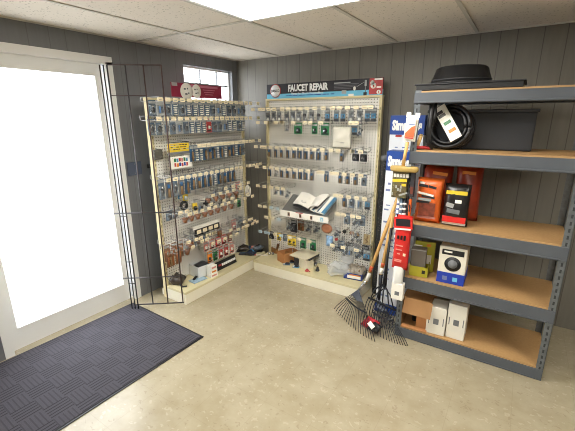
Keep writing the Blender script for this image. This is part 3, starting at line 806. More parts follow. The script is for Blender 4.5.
# ------------------------------------------------------------------ odd things on the right board
def facing_right(name, label, cat, px, py, d, group=None):
    q = at(px, py, 1, BY - d); return thing(name, label, cat, (q.x, q.y, q.z), 0, group)
def rsize(p0, p1, d):
    a, c = at(*p0, 1, BY - d), at(*p1, 1, BY - d); return abs(c.x - a.x), abs(c.z - a.z)
t = facing_right('paper_bag', 'large crumpled white bag hanging under the blue carded fittings', 'bag', 341.5, 137.5, .12)
b = MB().pillow(.19, .19, .05, M('crumpled white paper', (226, 222, 208), .6, bump=.3, scale=14), seed=12, n=14, wr=.18); b.build('bag', t)
MB().box((.02, -.026, -.045), (.035, .002, .006), DARK).box((-.03, -.026, -.035), (.012, .002, .008), GREYC).build('small_print', t)
MB().tube([(0, .118, .08), (0, -.03, .08)], .003, WIRE, 6).build('hook', t)
t = facing_right('rubber_flapper', 'orange-brown rubber flapper disc hanging below the literature tray', 'flapper', 327, 228.5, .14)
MB().lathe([(.0, -.012), (.03, -.012), (.056, -.004), (.06, .004), (.035, .014), (.0, .016)], M('terracotta rubber', (192, 128, 92), .6, var=.06), rot=RX(PI / 2), seg=28, sy=.8).build('disc', t)
MB().tube([(-.02, .0, .04), (-.02, -.01, .07), (.02, -.01, .07), (.02, 0, .04)], .004, LGREYC, 8).build('strap', t)
MB().tube([(0, .138, .066), (0, -.03, .066)], .003, WIRE, 6).build('hook', t)
t = facing_right('bagged_valve', 'blue and white bagged valve with black end right of green carded parts', 'hanging part', 329.5, 241, .13)
MB().pillow(.075, .11, .05, M('blue white print', (150, 186, 226), .35, var=.35, scale=22), seed=4, n=8).build('bag', t)
MB().cyl((.03, -.01, -.015), (.055, -.01, -.03), .018, BLACK).build('valve_end', t, 'black valve end')
MB().tube([(0, .128, .045), (0, -.03, .045)], .003, WIRE, 6).build('hook', t)
t = facing_right('red_tap_button', 'small red knob hanging beside the blue and white bagged valve', 'knob', 336.4, 239.3, .10)
MB().lathe([(.0, -.008), (.016, -.008), (.018, .004), (.012, .010), (.0, .011)], REDC, rot=RX(PI / 2), seg=12).build('knob', t)
MB().tube([(0, .098, .008), (0, -.012, .008)], .0025, WIRE, 6).build('hook', t)
for px, py, lab, mm in ((344.7, 231.5, 'small black rubber stopper hanging left of the clear bags', BLACK), (351.6, 232.8, 'small brown rubber stopper among the clear bags', BROWNC)):
    t = facing_right('rubber_stopper', lab, 'stopper', px, py, .12, 'rubber stoppers on the pegboard')
    MB().lathe([(.0, -.012), (.012, -.012), (.018, .008), (.0, .010)], mm, rot=RX(PI / 2), seg=14).build('stopper', t)
    MB().tube([(0, .118, .01), (0, -.016, .01)], .0025, WIRE, 6).build('hook', t)
t = facing_right('bag_of_pieces', 'hanging clear bag of tan pieces under the black stopper row', 'hanging part', 356, 233, .14)
b = MB(); rr = random.Random(9)
for i in range(8):
    c = Vector((rr.uniform(-.03, .03), rr.uniform(-.01, .01), rr.uniform(-.05, .02))); v = Vector((rr.uniform(-1, 1), rr.uniform(-.4, .4), rr.uniform(-1, 1))).normalized() * .014
    b.cyl(c - v, c + v, .009, (DARK, BRASS, TAUPE)[i % 3], seg=8)
b.build('fitting', t); MB().pillow(.10, .14, .04, CLEAR, seed=21, n=8).build('bag', t); MB().tube([(0, .138, .055), (0, -.03, .055)], .003, WIRE, 6).build('hook', t)
t = facing_right('carded_chain', 'tan carded brass chain hanging at lower right of the pegboard', 'hanging part', 366.8, 239.5, .10)
MB().box((0, 0, 0), (.065, .003, .10), M('tan card', (168, 150, 112), .5, var=.1)).build('card', t)
MB().tube([(.012 * math.sin(k * 1.3), -.006, .03 - k * .008) for k in range(9)], .005, BRASS, 6).build('chain', t)
MB().tube([(0, .098, .045), (0, -.012, .045)], .003, WIRE, 6).build('hook', t)

# literature tray and the open catalogue
Yb, Yf = BY - .06, BY - .24
A = at(281, 209, 1, Yf); B = at(331, 217.5, 1, Yf); Cb = at(337, 203, 1, Yb); Db = at(298, 193, 1, Yb)
lt = thing('literature_tray', 'grey sloping tray with white picture strip holding the open catalogue', 'tray')
zf = at(304, 214.5, 1, Yf).z; zk = zf + .13
xl, xr = at(281, 214, 1, Yf).x, at(326, 219, 1, Yf).x - .0
b = MB().poly([(xl, Yf, zf), (xr, Yf, zf), (xr, Yb + .05, zk), (xl, Yb + .05, zk)], M('grey tray plastic', (112, 112, 108), .5), (0, 0, -.006)); b.build('tray', lt)
for x in (xl + .02, xr - .02): MB().poly([(x, BY - .001, zk + .01), (x, BY - .001, zk - .1), (x, Yf + .02, zf)], WIRE, (.004, 0, 0)).build('bracket', lt)
pa, pb = at(280, 217, 1, Yf - .012), at(328, 222, 1, Yf - .012)
MB().box(((pa.x + pb.x) / 2, Yf - .006, zf - .018), (pb.x - pa.x, .004, .062), PAPER).build('front_strip', lt, 'white strip along the tray front')
b = MB()
for px, mm in ((288.5, BROWNC), (300, BROWNC), (311, BROWNC), (321.5, SKYB)):
    x = at(px, 217, 1, Yf - .012).x
    b.box((x, Yf - .009, zf - .018), (.026, .002, .036), mm).box((x + .002, Yf - .0102, zf - .02), (.012, .001, .02), DARK if mm is BROWNC else PAPER)
x = at(299, 213, 1, Yf - .012).x; b.box((x, Yf - .009, zf + .009), (.08, .002, .007), REDC)
b.build('picture', lt, 'four small pictures on the strip')
def tz(y): return zf + (zk - zf) * (y - Yf) / (Yb + .05 - Yf)
oc = thing('open_catalogue', 'white open catalogue lying on the grey sloping tray', 'book')
s0, s1 = at(316, 197.5, 1, Yb), at(308, 208.5, 1, Yf + .01)
cov = MB()
Lb, Lf = at(301.5, 192, 1, Yb), at(293, 203, 1, Yf + .01)
Rb, Rf = at(329.5, 194.3, 1, Yb), at(317.5, 206, 1, Yf + .01)
def bilin(a, b_, c, d_, u, v): return a.lerp(b_, u).lerp(d_.lerp(c, u), v)
for nm, (P0, P1, P2, P3) in (('left_page', (Lb, s0, s1, Lf)), ('right_page', (s0, Rb, Rf, s1))):
    up = (P1 - P0).cross(P3 - P0).normalized(); up = up if up.z > 0 else -up
    g_ = MB(); g_.grid(lambda u, v: bilin(P0, P1, P2, P3, u, v) + up * (.018 * math.sin(PI * u)), 10, 4, PAPER)
    g_.grid(lambda u, v: bilin(P0, P1, P2, P3, u, v) + up * (.018 * math.sin(PI * u) - .007), 10, 4, PAPER)
    g_.build('page', oc)
    g_ = MB()
    for (u0, u1, v0, v1) in ((.45, .75, .33, .38), (.5, .7, .42, .46)) if nm == 'right_page' else ((.5, .8, .30, .35), (.42, .72, .68, .76), (.46, .66, .79, .82)):
        q = [bilin(P0, P1, P2, P3, u, v) + up * (.018 * math.sin(PI * u) + .0012) for u, v in ((u0, v0), (u1, v0), (u1, v1), (u0, v1))]
        g_.poly(q, DARK)
    g_.build('small_print', oc)
g_ = MB()
for (P0, P1, P2, P3) in ((Lb, s0, s1, Lf), (s0, Rb, Rf, s1)):
    q = [p_ + Vector((0, -.004, -.02)) for p_ in (P0, P1, P2, P3)]
    g_.poly(q, DARK, (0, 0, -.004))
g_.build('cover', oc, 'dark cover edges and painted shadow under the pages')  # dark sheet also paints the shadow below the book
for k, lab in enumerate(('blue-edged catalogue next to the open white catalogue', 'blue-edged catalogue in the middle of the three on the tray', 'outermost blue-edged catalogue at right end of the tray')):
    t = thing('catalogue', lab, 'book', group='blue catalogues on the tray')
    dx = .028 * k
    q0, q1 = at(327.5 + 4.4 * k, 197.5 + .3 * k, 1, Yb), at(314.5 + 4.4 * k, 211 + 1.3 * k, 1, Yf + .005)
    n_ = Vector((-.35, -.25, .9)).normalized()
    wv = Vector((-.055, 0, .012))
    MB().poly([q0, q1, q1 + wv, q0 + wv], PAPER, n_ * -.016).build('pages', t)
    MB().poly([q0 + n_ * .003, q1 + n_ * .003, q1 + wv * .38 + n_ * .003, q0 + wv * .38 + n_ * .003], BLUEC if k != 1 else DBLUEC, n_ * -.002).poly([q0 + Vector((.004, 0, 0)), q1 + Vector((.004, 0, 0)), q1 + Vector((.004, 0, -.02)), q0 + Vector((.004, 0, -.02))], BLUEC, (-.003, 0, 0)).build('cover', t, 'blue cover')

# ------------------------------------------------------------------ things on the decks
ZD = DH
def ond(px, py, z=None): return at(px, py, 2, ZD if z is None else z)
def open_box(name, label, cat, loc, rz, w_, d_, h_, mo, mi_, group=None, th=.004, dividers=0, flaps=False):
    t = thing(name, label, cat, loc, rz, group)
    b = MB(); b.box((0, 0, th / 2), (w_, d_, th), mi_)
    for s_ in (-1, 1):
        b.box((s_ * (w_ / 2 - th / 2), 0, h_ / 2), (th, d_, h_), mo); b.box((0, s_ * (d_ / 2 - th / 2), h_ / 2), (w_ - 2 * th, th, h_), mo)
    b.build('box_body', t)
    for k in range(dividers): MB().box((0, -d_ / 2 + d_ * (k + 1) / (dividers + 1), h_ * .42), (w_ - 2 * th, th, h_ * .84), mi_).build('divider', t)
    return t
q = ond(283.5, 262.5)
open_box('cardboard_bin', 'small orange-brown cardboard parts bin with divider on the right deck', 'box', (q.x + .005, q.y + .085, ZD), math.radians(-24), .125, .20, .105, CARD_O, CARD, dividers=1)
q = ond(272, 253)
t = open_box('cardboard_tray', 'brown cardboard tray with raised side flap behind the small parts bin', 'box', (q.x + .015, q.y + .085, ZD), math.radians(-20), .13, .13, .06, CARD, CARD_D)
MB().box((.072, .0, .085), (.004, .12, .075), CARD_D, RY(.25)).build('flap', t)
a, c = ond(253.5, 254.8, ZD + .009), ond(267.5, 255.4, ZD + .009)
t = thing('screwdriver', 'white pen-like rod with red end lying near the deck corner', 'tool')
MB().cyl(a.lerp(c, .15), c, .0075, PAPER).build('shaft', t); MB().cyl(a, a.lerp(c, .17), .008, REDC).build('tip', t)
for i, (px, py) in enumerate(((269.5, 254.3), (273, 254.6))):
    q = ond(px, py); tag(MB().lathe([(.0, 0), (.015, 0), (.015, .022), (.010, .022), (.010, .006), (.0, .006)], CHROME, (q.x, q.y, ZD), 16).build('pipe_ring'), ('left' if i == 0 else 'right') + ' of two small silver rings before the cardboard bin', 'fitting', 'silver rings on the right deck')
# cream display box with oversized lid
q = ond(305, 263)
t = thing('display_box', 'cream cardboard box with a wide flat open lid on the right deck', 'box', (q.x + .035, 2.985, ZD), math.radians(-14))
MB().box((.03, -.02, .05), (.13, .10, .10), M('cream carton', (226, 218, 196), .6, var=.03), bev=.003).build('box_body', t)
MB().box((-.005, .0, .128), (.235, .22, .010), M('cream carton lid', (222, 212, 184), .6, var=.03), RX(.10) @ RY(-.06)).box((.03, .02, .112), (.16, .14, .022), DARK, RX(.10) @ RY(-.06)).build('lid', t)  # dark slab beneath paints the lid's shaded underside
MB().box((-.055, -.02, .045), (.06, .12, .09), DARK).build('lid_shade', t, 'dark block painted as the shade under the lid')  # dark block stands for the shade below the overhanging lid
for i, (px, py, rz, mm, lab) in enumerate(((286.5, 264.5, .5, DBLUEC, 'dull blue flat packet in front of the parts bin'), (291.5, 262, -.4, BLUEGC, 'blue-grey flat packet beside the cardboard parts bin'),
        (296, 267, .3, BLUEC, 'bright blue flat packet nearest the deck edge'), (301.5, 263, -.7, DBLUEC, 'dark blue flat packet under the cream lid edge'))):
    q = ond(px, py); t = thing('flat_packet', lab, 'packet', (q.x, q.y, ZD + .001), rz, 'flat packets on the right deck')
    MB().box((0, 0, .003), (.075, .05, .006), mm, bev=.002).build('card', t)
    MB().box((.01, 0, .012), (.04, .03, .014), DARK, bev=.004).build('fitting', t); MB().box((-.026, 0, .0065), (.015, .035, .001), PAPER).build('print_label', t)
q = ond(307, 271); t = thing('red_fitting', 'small red plastic fitting near the front edge of the right deck', 'fitting', (q.x, q.y, ZD))
MB().lathe([(.0, 0), (.022, 0), (.022, .008), (.012, .012), (.012, .022), (.0, .022)], REDC, seg=16).build('cap', t); MB().box((.02, 0, .004), (.035, .01, .008), REDC, bev=.002).build('tab', t)
q = ond(315.5, 266); t = thing('metal_cup', 'small silver cup-shaped fitting right of the cream lidded box', 'fitting', (q.x, q.y, ZD))
MB().lathe([(.0, 0), (.014, 0), (.018, .03), (.014, .03), (.011, .004), (.0, .004)], CHROME, seg=18).build('cup', t); MB().lathe([(.0, .030), (.021, .030), (.021, .033), (.0, .033)], GREYC, seg=18).build('rim', t)
q = ond(320, 262); t = thing('black_clip', 'flat black clip lying behind the silver cup fitting', 'clip', (q.x, q.y, ZD), .6)
MB().box((0, 0, .005), (.07, .018, .010), BLACK, bev=.003).build('bar', t); MB().box((.02, 0, .014), (.02, .014, .010), BLACK, bev=.003).build('jaw', t)
q = ond(317.5, 270.8); t = thing('black_fitting', 'small dark threaded fitting standing left of the clear bag', 'fitting', (q.x, q.y, ZD))
MB().lathe([(.0, 0), (.02, 0), (.02, .012), (.013, .014), (.011, .04), (.0, .04)], DARK, seg=12).build('nut', t); MB().cyl((0, 0, .04), (.004, 0, .055), .006, BRASS).build('stem', t)
q = ond(336, 276)
t = thing('plastic_bag', 'large crumpled clear plastic bag on the right deck beside the blue box', 'bag', (q.x, q.y + .06, ZD + .045), .5)
MB().pillow(.24, .21, .10, BAGP, (0, 0, .01), .34, 33, 20, RX(PI / 2)).build('bag', t)
b = MB()
for i in range(6): b.cyl((-.06 + .022 * i, .01 * (i % 3), -.018), (-.05 + .022 * i, .03, -.012), .009, (LGREYC, GREYC, BLUEGC)[i % 3], seg=8)
b.build('contents', t)
t = thing('plastic_bag', 'upright cloudy plastic bag behind the crumpled bag on right deck', 'bag', (q.x + .02, q.y + .19, ZD + .10), -.1)
MB().pillow(.17, .19, .05, BAGP, (0, 0, 0), .2, 41, 10, RX(-.25)).build('bag', t)
# blue carton tray of bagged fittings
a_, b_ = ond(343.5, 278), ond(362, 281.5)
ang = math.atan2(b_.y - a_.y, b_.x - a_.x)
bw, bd, bh = (b_ - a_).length, .27, .062
cx_ = (a_ + b_) / 2 + Vector((-math.sin(ang), math.cos(ang), 0)) * bd / 2
NAV2 = M('navy tray', (40, 62, 132), .45)
t = open_box('carton_tray', 'open navy blue carton tray filled with bagged fittings at deck corner', 'box', (cx_.x, cx_.y, ZD), ang, bw, bd, bh, NAV2, DARK)
MB().box((.01, -bd / 2 - .001, .028), (bw * .72, .001, .03), PAPER).box((.02, -bd / 2 - .0015, .048), (bw * .6, .001, .012), ORNGC).build('front_label', t, 'white and orange label')
rr = random.Random(6); names9 = ['near left corner', 'near middle', 'near right corner', 'middle left', 'centre', 'middle right', 'far left corner', 'far middle', 'far right corner']
for i in range(9):
    gx_, gy_ = (i % 3 - 1) * bw * .27, (i // 3 - 1) * bd * .28
    loc = cx_ + Vector((math.cos(ang) * gx_ - math.sin(ang) * gy_, math.sin(ang) * gx_ + math.cos(ang) * gy_, .055 + .006 * (i % 2)))
    t = thing('bagged_fitting', 'clear bagged beige fitting in the %s of the navy tray' % names9[i], 'bagged fitting', (loc.x, loc.y, loc.z), rr.uniform(0, 3), 'bagged fittings in the navy tray')
    MB().pillow(.078, .095, .062, M('pale fitting bag', (172, 162, 146), .3, alpha=1, var=.15, scale=30), (0, 0, 0), .25, i, 8, RX(PI / 2)).build('bag', t)
    MB().tube([(-.018, 0, .014), (0, .004, .024), (.018, 0, .014)], .008, (TAUPE, LGREYC, BRASS)[i % 3]).build('fitting', t)

# left deck
q = ond(176, 278)
t = thing('plastic_bag', 'crumpled dark brown plastic bag at the near end of the left deck', 'bag', (-2.53, 1.985, ZD + .046), .4)
MB().pillow(.125, .12, .085, M('dark film', (62, 54, 46), .3, var=.5, scale=24, bump=.8), (0, 0, 0), .25, 17, 14, RX(PI / 2)).build('bag', t)
MB().tube([(.04, -.05, -.03), (.08, -.07, -.038), (.11, -.05, -.04)], .008, DARK).build('tie', t)
q = ond(193, 273.5); q.x, q.y = -2.50, 2.26
t = open_box('carton', 'open white carton with dark contents on the left deck', 'box', (q.x, q.y, ZD), PI / 2 - .15, .19, .15, .115, M('white carton', (216, 218, 218), .5, var=.03), DARK)
MB().pillow(.14, .10, .05, DARK, (0, 0, .10), .2, 3, 8, RX(PI / 2)).build('contents', t, 'dark crumpled contents')
for k in range(3):
    t = thing('small_box', ('bottom', 'middle', 'top')[k] + ' one of three small white boxes stacked on left deck', 'box', (-2.375 - .002 * k, 2.275, ZD + .039 * k), PI / 2 - .1 + .05 * k, 'stacked small white boxes')
    MB().box((0, 0, .019), (.085, .06, .038), PAPER, bev=.002).build('box_body', t); MB().box((0, -.0308, .019), (.055, .001, .016), PINKC if k != 1 else ORNGC).build('print_label', t)
q = ond(198, 280)
t = thing('blister_pack', 'pale blue blister pack of tools lying at the left deck edge', 'packet', (q.x, q.y, ZD + .001), PI / 2 - .12)
MB().box((0, 0, .004), (.15, .095, .008), M('pale blue card', (150, 176, 194), .4, var=.1), bev=.002).build('card', t)
MB().tube([(-.03, .01, .014), (0, .03, .02), (.05, .045, .014)], .008, BLACK).tube([(-.04, .02, .014), (0, .04, .018), (.03, .065, .016)], .007, BLACK).build('tool_handle', t, 'black handles')
a_, c_ = at(217.5, 267.2, 0, -2.40), at(237, 257, 0, -2.40)
t = thing('sign_card', 'black sign card with white bold print propped on the left deck', 'sign', (-2.41, (a_.y + c_.y) / 2, ZD), PI / 2)
w_ = abs(c_.y - a_.y); tl = RX(-.3)
MB().box((0, .012, .044), (w_, .005, .088), BLACK, tl).build('card', t)
b = MB(); rr = random.Random(11); x = -w_ * .22
while x < w_ * .44:
    L = rr.uniform(.014, .03); b.box((x + L / 2, .012 - .003, .044), (L, .002, .024), WHITE, tl); x += L + .004
b.build('lettering', t, 'bold white print')
MB().box((-w_ * .32, .007, .05), (.04, .002, .018), REDC, tl).box((-w_ * .34, .0105, .032), (.05, .002, .006), LGREYC, tl).build('logo', t, 'small red mark')
for px, py, rz, mm, L, lab in ((246, 254.5, .4, DARK, .16, 'dark bagged tool lying at the deck corner, nearest of the dark tools'), (239.5, 251, 1.0, BLACK, .12, 'black pliers-shaped packet by the left pegboard foot at deck corner'),
        (247.5, 248.5, .9, DBLUEC, .12, 'dull blue tool packet farthest back at the deck corner'), (257.5, 251, .2, BLACK, .13, 'black tool packet beside the white red-tipped rod'), (254.5, 248.2, .7, PINKC, .10, 'pinkish packet among the dark tools at deck corner')):
    q = ond(px, py); t = thing('tool_packet', lab, 'packet', (q.x, q.y, ZD + .001), rz, 'tool packets at the deck corner')
    MB().box((0, 0, .004), (L, .06, .008), mm, bev=.003).build('card', t)
    MB().tube([(-L * .4, .012, .016), (0, 0, .022), (L * .4, .014, .016)], .010, mm).tube([(-L * .4, -.014, .016), (0, 0, .022), (L * .3, -.01, .016)], .009, BLUEGC if mm is DARK else mm).build('tool_handle', t)

for px, py, dz, w_, mm, lab in ((243.5, 248, .05, .13, M('dark film', (62, 54, 46)), 'brownish dark crumpled packet heaped at the left of the deck corner pile'), (251.5, 252.5, .035, .11, M('navy film', (36, 44, 62), .35, var=.3, scale=30, bump=.5), 'navy crumpled packet in the middle of the deck corner pile'),
        (258, 247.5, .05, .12, M('grey film', (96, 104, 112), .3, var=.4, scale=30, bump=.5), 'grey crumpled packet at the right of the deck corner pile')):
    q = ond(px, py, ZD + dz); t = thing('crumpled_packet', lab, 'packet', (q.x, q.y, ZD + dz), px * .7, 'packets in the deck corner pile')
    MB().pillow(w_, .09, .05, mm, (0, 0, 0), .25, int(px), 10, RX(PI / 2)).build('bag', t)
    MB().tube([(-w_ * .3, .0, .02), (0, .012, .036), (w_ * .35, -.01, .022)], .008, BLACK if mm is not _M['navy film'] else BLUEC).build('tool_handle', t)

# ------------------------------------------------------------------ wire rack by the door
F0, F1 = at(138, 304.5, 2, .05), at(183, 302.5, 2, .05)
rk = thing('wire_rack', 'tall grey wire display rack standing beside the glazed door', 'rack', (F0.x, F0.y, 0))
e = F1 - F0; e.z = 0; RH = at(157.5, 65.5, 1, F1.y).z
ln = lambda f_, z: e * f_ + Vector((0, 0, z))
for k in range(4):
    MB().tube([ln(k / 3, .0 if k == 0 else .05), ln(k / 3, RH)], .0055, RUST if k >= 2 else RACKW, 8).build('upright_wire', rk)
b = MB()
MB().tube([ln(-.02, .05), ln(1.02, .05)], .006, RACKW).build('cross_wire', rk)
for z in (at(183, 277, 1, F1.y).z, at(172, 211.5, 1, F1.y).z):
    MB().tube([ln(-.25, z), ln(1.02, z)], .0055, RACKW).build('cross_wire', rk)
MB().tube([ln(0, RH), ln(1, RH)], .004, RUST).build('cross_wire', rk)
MB().tube([ln(0, 1.78), ln(.66, 1.78)], .003, RUST).build('cross_wire', rk)
sd = Vector((-.045, -.03, 0))
for k in (0, 1):
    MB().tube([sd * (.5 + .5 * k) + Vector((0, 0, .005)), sd * (.5 + .5 * k) + Vector((0, 0, RH))], .0045, RACKW).build('upright_wire', rk)
for z in (.25, .45, .85): MB().tube([sd + Vector((0, 0, z)), Vector((0, 0, z))], .004, RACKW).build('cross_wire', rk)

# ------------------------------------------------------------------ grey shelving unit on the right
UX0, UX1, UY0, UY1 = -.635, .30, 2.466, 2.93
un = thing('shelving_unit', 'grey steel shelving unit with chipboard shelves against the back wall', 'shelving', (0, 0, 0))
HOLE = M('post slot', (52, 54, 58), .6)
for x, sx_ in ((UX0, 1), (UX1, -1)):
    for y, sy_ in ((UY0, 1), (UY1, -1)):
        b = MB().box((x + sx_ * .02, y + sy_ * .0015, .89), (.04, .003, 1.78), GALV).box((x + sx_ * .0015, y + sy_ * .02, .89), (.003, .04, 1.78), GALV)
        for k in range(42):
            b.box((x + sx_ * .02, y - sy_ * .0004, .04 + k * .0415), (.010, .0012, .022), HOLE)
        b.build('post', un)
SHZ = [(.085, .075), (.50, .085), (.905, .085), (1.405, .08), (1.775, .066)]
for z, bh in SHZ:
    MB().box(((UX0 + UX1) / 2, (UY0 + UY1) / 2, z - .008), (UX1 - UX0 - .008, UY1 - UY0 - .002, .016), CHIP).build('shelf_board', un)
    b = MB()
    for y, s_ in ((UY0, -1), (UY1, 1)):
        b.box(((UX0 + UX1) / 2, y + s_ * .004 - s_ * .0, z - .016 - bh / 2 + .006), (UX1 - UX0 - .002, .010, bh), STEELG, bev=.002)
        b.box(((UX0 + UX1) / 2, y + s_ * .010, z - .016 - bh + .014), (UX1 - UX0 - .06, .006, .010), STEELG, bev=.002)
    for x in (UX0 + .006, UX1 - .006): b.box((x, (UY0 + UY1) / 2, z - .016 - bh / 2 + .006), (.010, UY1 - UY0 - .01, bh), STEELG)
    b.build('beam', un)

# cartons standing left of the unit
def simmons(loc, w_, d_, h_, label, rz=0, tilt=0):
    t = thing('long_carton', label, 'box', loc, group='tall white and blue cartons', rot=(0, tilt, rz))
    MB().box((0, 0, h_ / 2), (w_, d_, h_), CARTW, bev=.002).build('box_body', t)
    MB().box((0, 0, h_ - .074), (w_ + .002, d_ + .002, .15), NAVY).build('print_band', t, 'blue band at the top')
    MB().box((0, 0, .045), (w_ + .002, d_ + .002, .09), NAVY).build('print_band', t, 'blue band at the bottom')
    text_fit('Simmons', w_ * .88, .085, WHITE, (0, -d_ / 2 - .0018, h_ - .075), t, .006)
    b = MB(); rr = random.Random(int(h_ * 100))
    z = h_ - .25
    while z > .14:
        for x in (-w_ * .3, 0.0, w_ * .28):
            if rr.random() < .72: b.box((x + rr.uniform(-.01, .01), -d_ / 2 - .0004, z), (w_ * rr.uniform(.06, .2), .001, rr.uniform(.006, .02)), CARTB)
        z -= rr.uniform(.03, .06)
    b.build('small_print', t, 'rows of small blue print')
    return t
yb = 2.96
a_, c_ = at(391, 115, 1, yb), at(425.5, 115, 1, yb)
t = simmons(((a_.x + c_.x) / 2 - .0, yb + .07, 0), c_.x - a_.x, .14, at(408, 115.5, 1, yb).z, 'tall white and blue carton standing behind the post, taller of the two')
MB().box((-.06, -.0705, at(400, 136, 1, yb).z), (.05, .001, .018), REDC).build('red_mark', t)
yf_ = 2.72
a_, c_ = at(386.7, 151.5, 1, yf_), at(411, 151.5, 1, yf_)
simmons(((a_.x + c_.x) / 2 - .012, yf_ + .07, 0), c_.x - a_.x, .14, at(398, 151.5, 1, yf_).z, 'white and blue carton standing behind the rake handles, shorter of the two', tilt=.012)

# dark roll between board and cartons
xr_ = at(379.5, 210, 1, 3.04).x
t = thing('tarp_roll', 'long black speckled roll standing between the pegboard and the white cartons', 'roll', (xr_ + .012, 3.04, 0))
zt_ = at(382, 160, 1, 3.04).z
MB().lathe([(.0, 0), (.034, 0), (.036, .1), (.031, .5), (.035, .9), (.03, zt_ - .05), (.022, zt_), (.0, zt_)], mat_speck('speckled black film', (24, 23, 22), (74, 70, 64), 55, .3), seg=16).build('roll', t)
MB().lathe([(.0, zt_ - .005), (.022, zt_ - .005), (.030, zt_ + .018), (.022, zt_ + .04), (.0, zt_ + .046)], GREYC, seg=16).build('end_cap', t, 'grey round end cap')

# ---- in front of the post: packs, sticks, sleeves
yp = UY0 - .02
q0, q1 = at(402.5, 141, 1, yp), at(420, 115, 1, yp)
t = thing('blister_pack', 'white and orange blister pack hanging on the front post above the wooden stick', 'packet', ((q0.x + q1.x) / 2, yp, (q0.z + q1.z) / 2), .05, rot=(0, .08, .05))
w_, h_ = q1.x - q0.x - .02, q1.z - q0.z
MB().box((0, 0, 0), (w_, .004, h_), PAPER, bev=.001).build('card', t)
MB().box((0, -.012, -.005), (w_ * .8, .02, h_ * .8), M('pack glossy', (238, 226, 208), .2), bev=.005).build('blister', t)
b = MB(); b.poly([(-w_ * .38, -.0226, -h_ * .34), (w_ * .38, -.0226, -h_ * .34), (w_ * .38, -.0226, h_ * .12), (w_ * .1, -.0226, h_ * .06), (-w_ * .38, -.0226, -h_ * .2)], M('orange print', (222, 104, 66), .35, var=.15))
b.box((w_ * .1, -.0225, h_ * .15), (w_ * .5, .001, h_ * .04), CARTB).box((0, -.0225, -h_ * .37), (w_ * .7, .001, h_ * .05), REDC); b.build('print_label', t, 'orange and red print')
MB().box((-w_ * .36, .004, h_ * .5), (.03, .012, .03), WHITE, bev=.003).box((w_ * .36, .004, h_ * .5), (.03, .012, .03), WHITE, bev=.003).build('clip', t)
# wooden tool: stick and flat round head
hy = yp - .03
s0_, s1_ = at(403, 166, 1, hy), at(407.5, 142, 1, hy)
hd0, hd1 = at(391.3, 168, 1, hy), at(417.8, 168, 1, hy)
t = thing('wooden_tool', 'wooden stick on a flat round straw-coloured head above the camouflage pack', 'tool', ((hd0.x + hd1.x) / 2, hy, hd0.z))
STRAW = mat_wood('straw wood', (188, 160, 92), (160, 132, 70), (50, 50, 8))
MB().lathe([(.0, -.018), (.085, -.018), (.094, -.008), (.094, .008), (.086, .018), (.0, .018)], STRAW, (0, 0, 0), 28, None, .34).build('head', t)
MB().cyl(s0_ - t.location + Vector((0, 0, 0)), s1_ - t.location, .0115, WOOD).build('handle', t)
MB().cyl((.03, -.01, .016), (.03, -.01, .034), .016, LGREYC, seg=12).build('ferrule', t)
# camouflage pack
q0, q1 = at(391, 197, 1, hy), at(408, 171, 1, hy)
w_, h_ = q1.x - q0.x, q1.z - q0.z - .006
t = thing('camouflage_pack', 'brown camouflage pack with yellow band under the wooden head', 'packet', ((q0.x + q1.x) / 2, hy + .015, q0.z))
MB().box((0, 0, h_ / 2), (w_, .03, h_), mat_camo(), bev=.003).build('card', t)
MB().box((0, -.0155, h_ * .66), (w_ * .96, .001, h_ * .10), YELC, RY(-.07)).box((w_ * .3, -.0155, h_ * .5), (w_ * .3, .001, h_ * .09), YELC).build('print_band', t, 'yellow band')
b = MB(); rr = random.Random(3)
x = -w_ * .42
while x < w_ * .4:
    L = rr.uniform(.012, .022); b.box((x + L / 2, -.0157, h_ * .84), (L, .001, h_ * .13), PAPER, RY(-.07)); x += L + .004
for x, z in ((-.02, .42), (.012, .42), (-.006, .32), (.01, .30), (-.045, .14)): b.box((x, -.0157, h_ * z), (.011, .001, .02), LGREYC)
b.box((.03, -.0157, h_ * .16), (.06, .001, .012), LGREYC, RY(-.4)); b.build('lettering', t, 'pale lettering and marks')
q2 = at(409, 197, 1, hy); q3 = at(415.5, 170, 1, hy)
t = thing('camo_side', 'dark side face of the camouflage pack, built as a narrow block beside it', 'packet', ((q2.x + q3.x) / 2, hy + .016, q2.z - .0))  # dark side of the camouflage pack, built as a separate block
MB().box((0, 0, (q3.z - q2.z) / 2), (q3.x - q2.x, .03, q3.z - q2.z), DARK, bev=.003).build('card', t)
MB().box((0, -.016, (q3.z - q2.z) * .25), ((q3.x - q2.x) * .7, .001, .05), M('dull red print', (110, 54, 40), .5)).build('print_band', t)
# striped sleeves below
for k, (pxa, pxb, ma, mb_) in enumerate(((397.3, 400, WHITE, CARTB), (400.3, 403.4, BLUEGC, WHITE), (403.6, 407, SIGNK, WHITE))):
    q0, q1 = at(pxa - 2.2, 262, 1, yp - .004), at(pxb, 198, 1, yp - .004)
    wa = at(pxb, 198, 1, yp - .004).x - at(pxa, 198, 1, yp - .004).x
    t = thing('striped_tube', ('white tube with blue print, leftmost under the camouflage pack', 'blue-grey and white striped tube, middle one under the camouflage pack', 'black and white striped tube beside the orange tube')[k], 'tube', ((q1.x - wa / 2), yp - .006, q0.z), group='striped tubes above the red bag')
    Hh = q1.z - q0.z
    MB().cyl((0, 0, 0), (0, 0, Hh), wa / 2, ma, seg=14).build('tube', t)
    b = MB()
    for j in range(12): b.cyl((0, 0, Hh * (.06 + .076 * j)), (0, 0, Hh * (.06 + .076 * j) + Hh * .03), wa / 2 + .0008, mb_, seg=14)
    b.build('stripe', t)
q0, q1 = at(407.3, 222, 1, yp - .004), at(412, 199, 1, yp - .004)
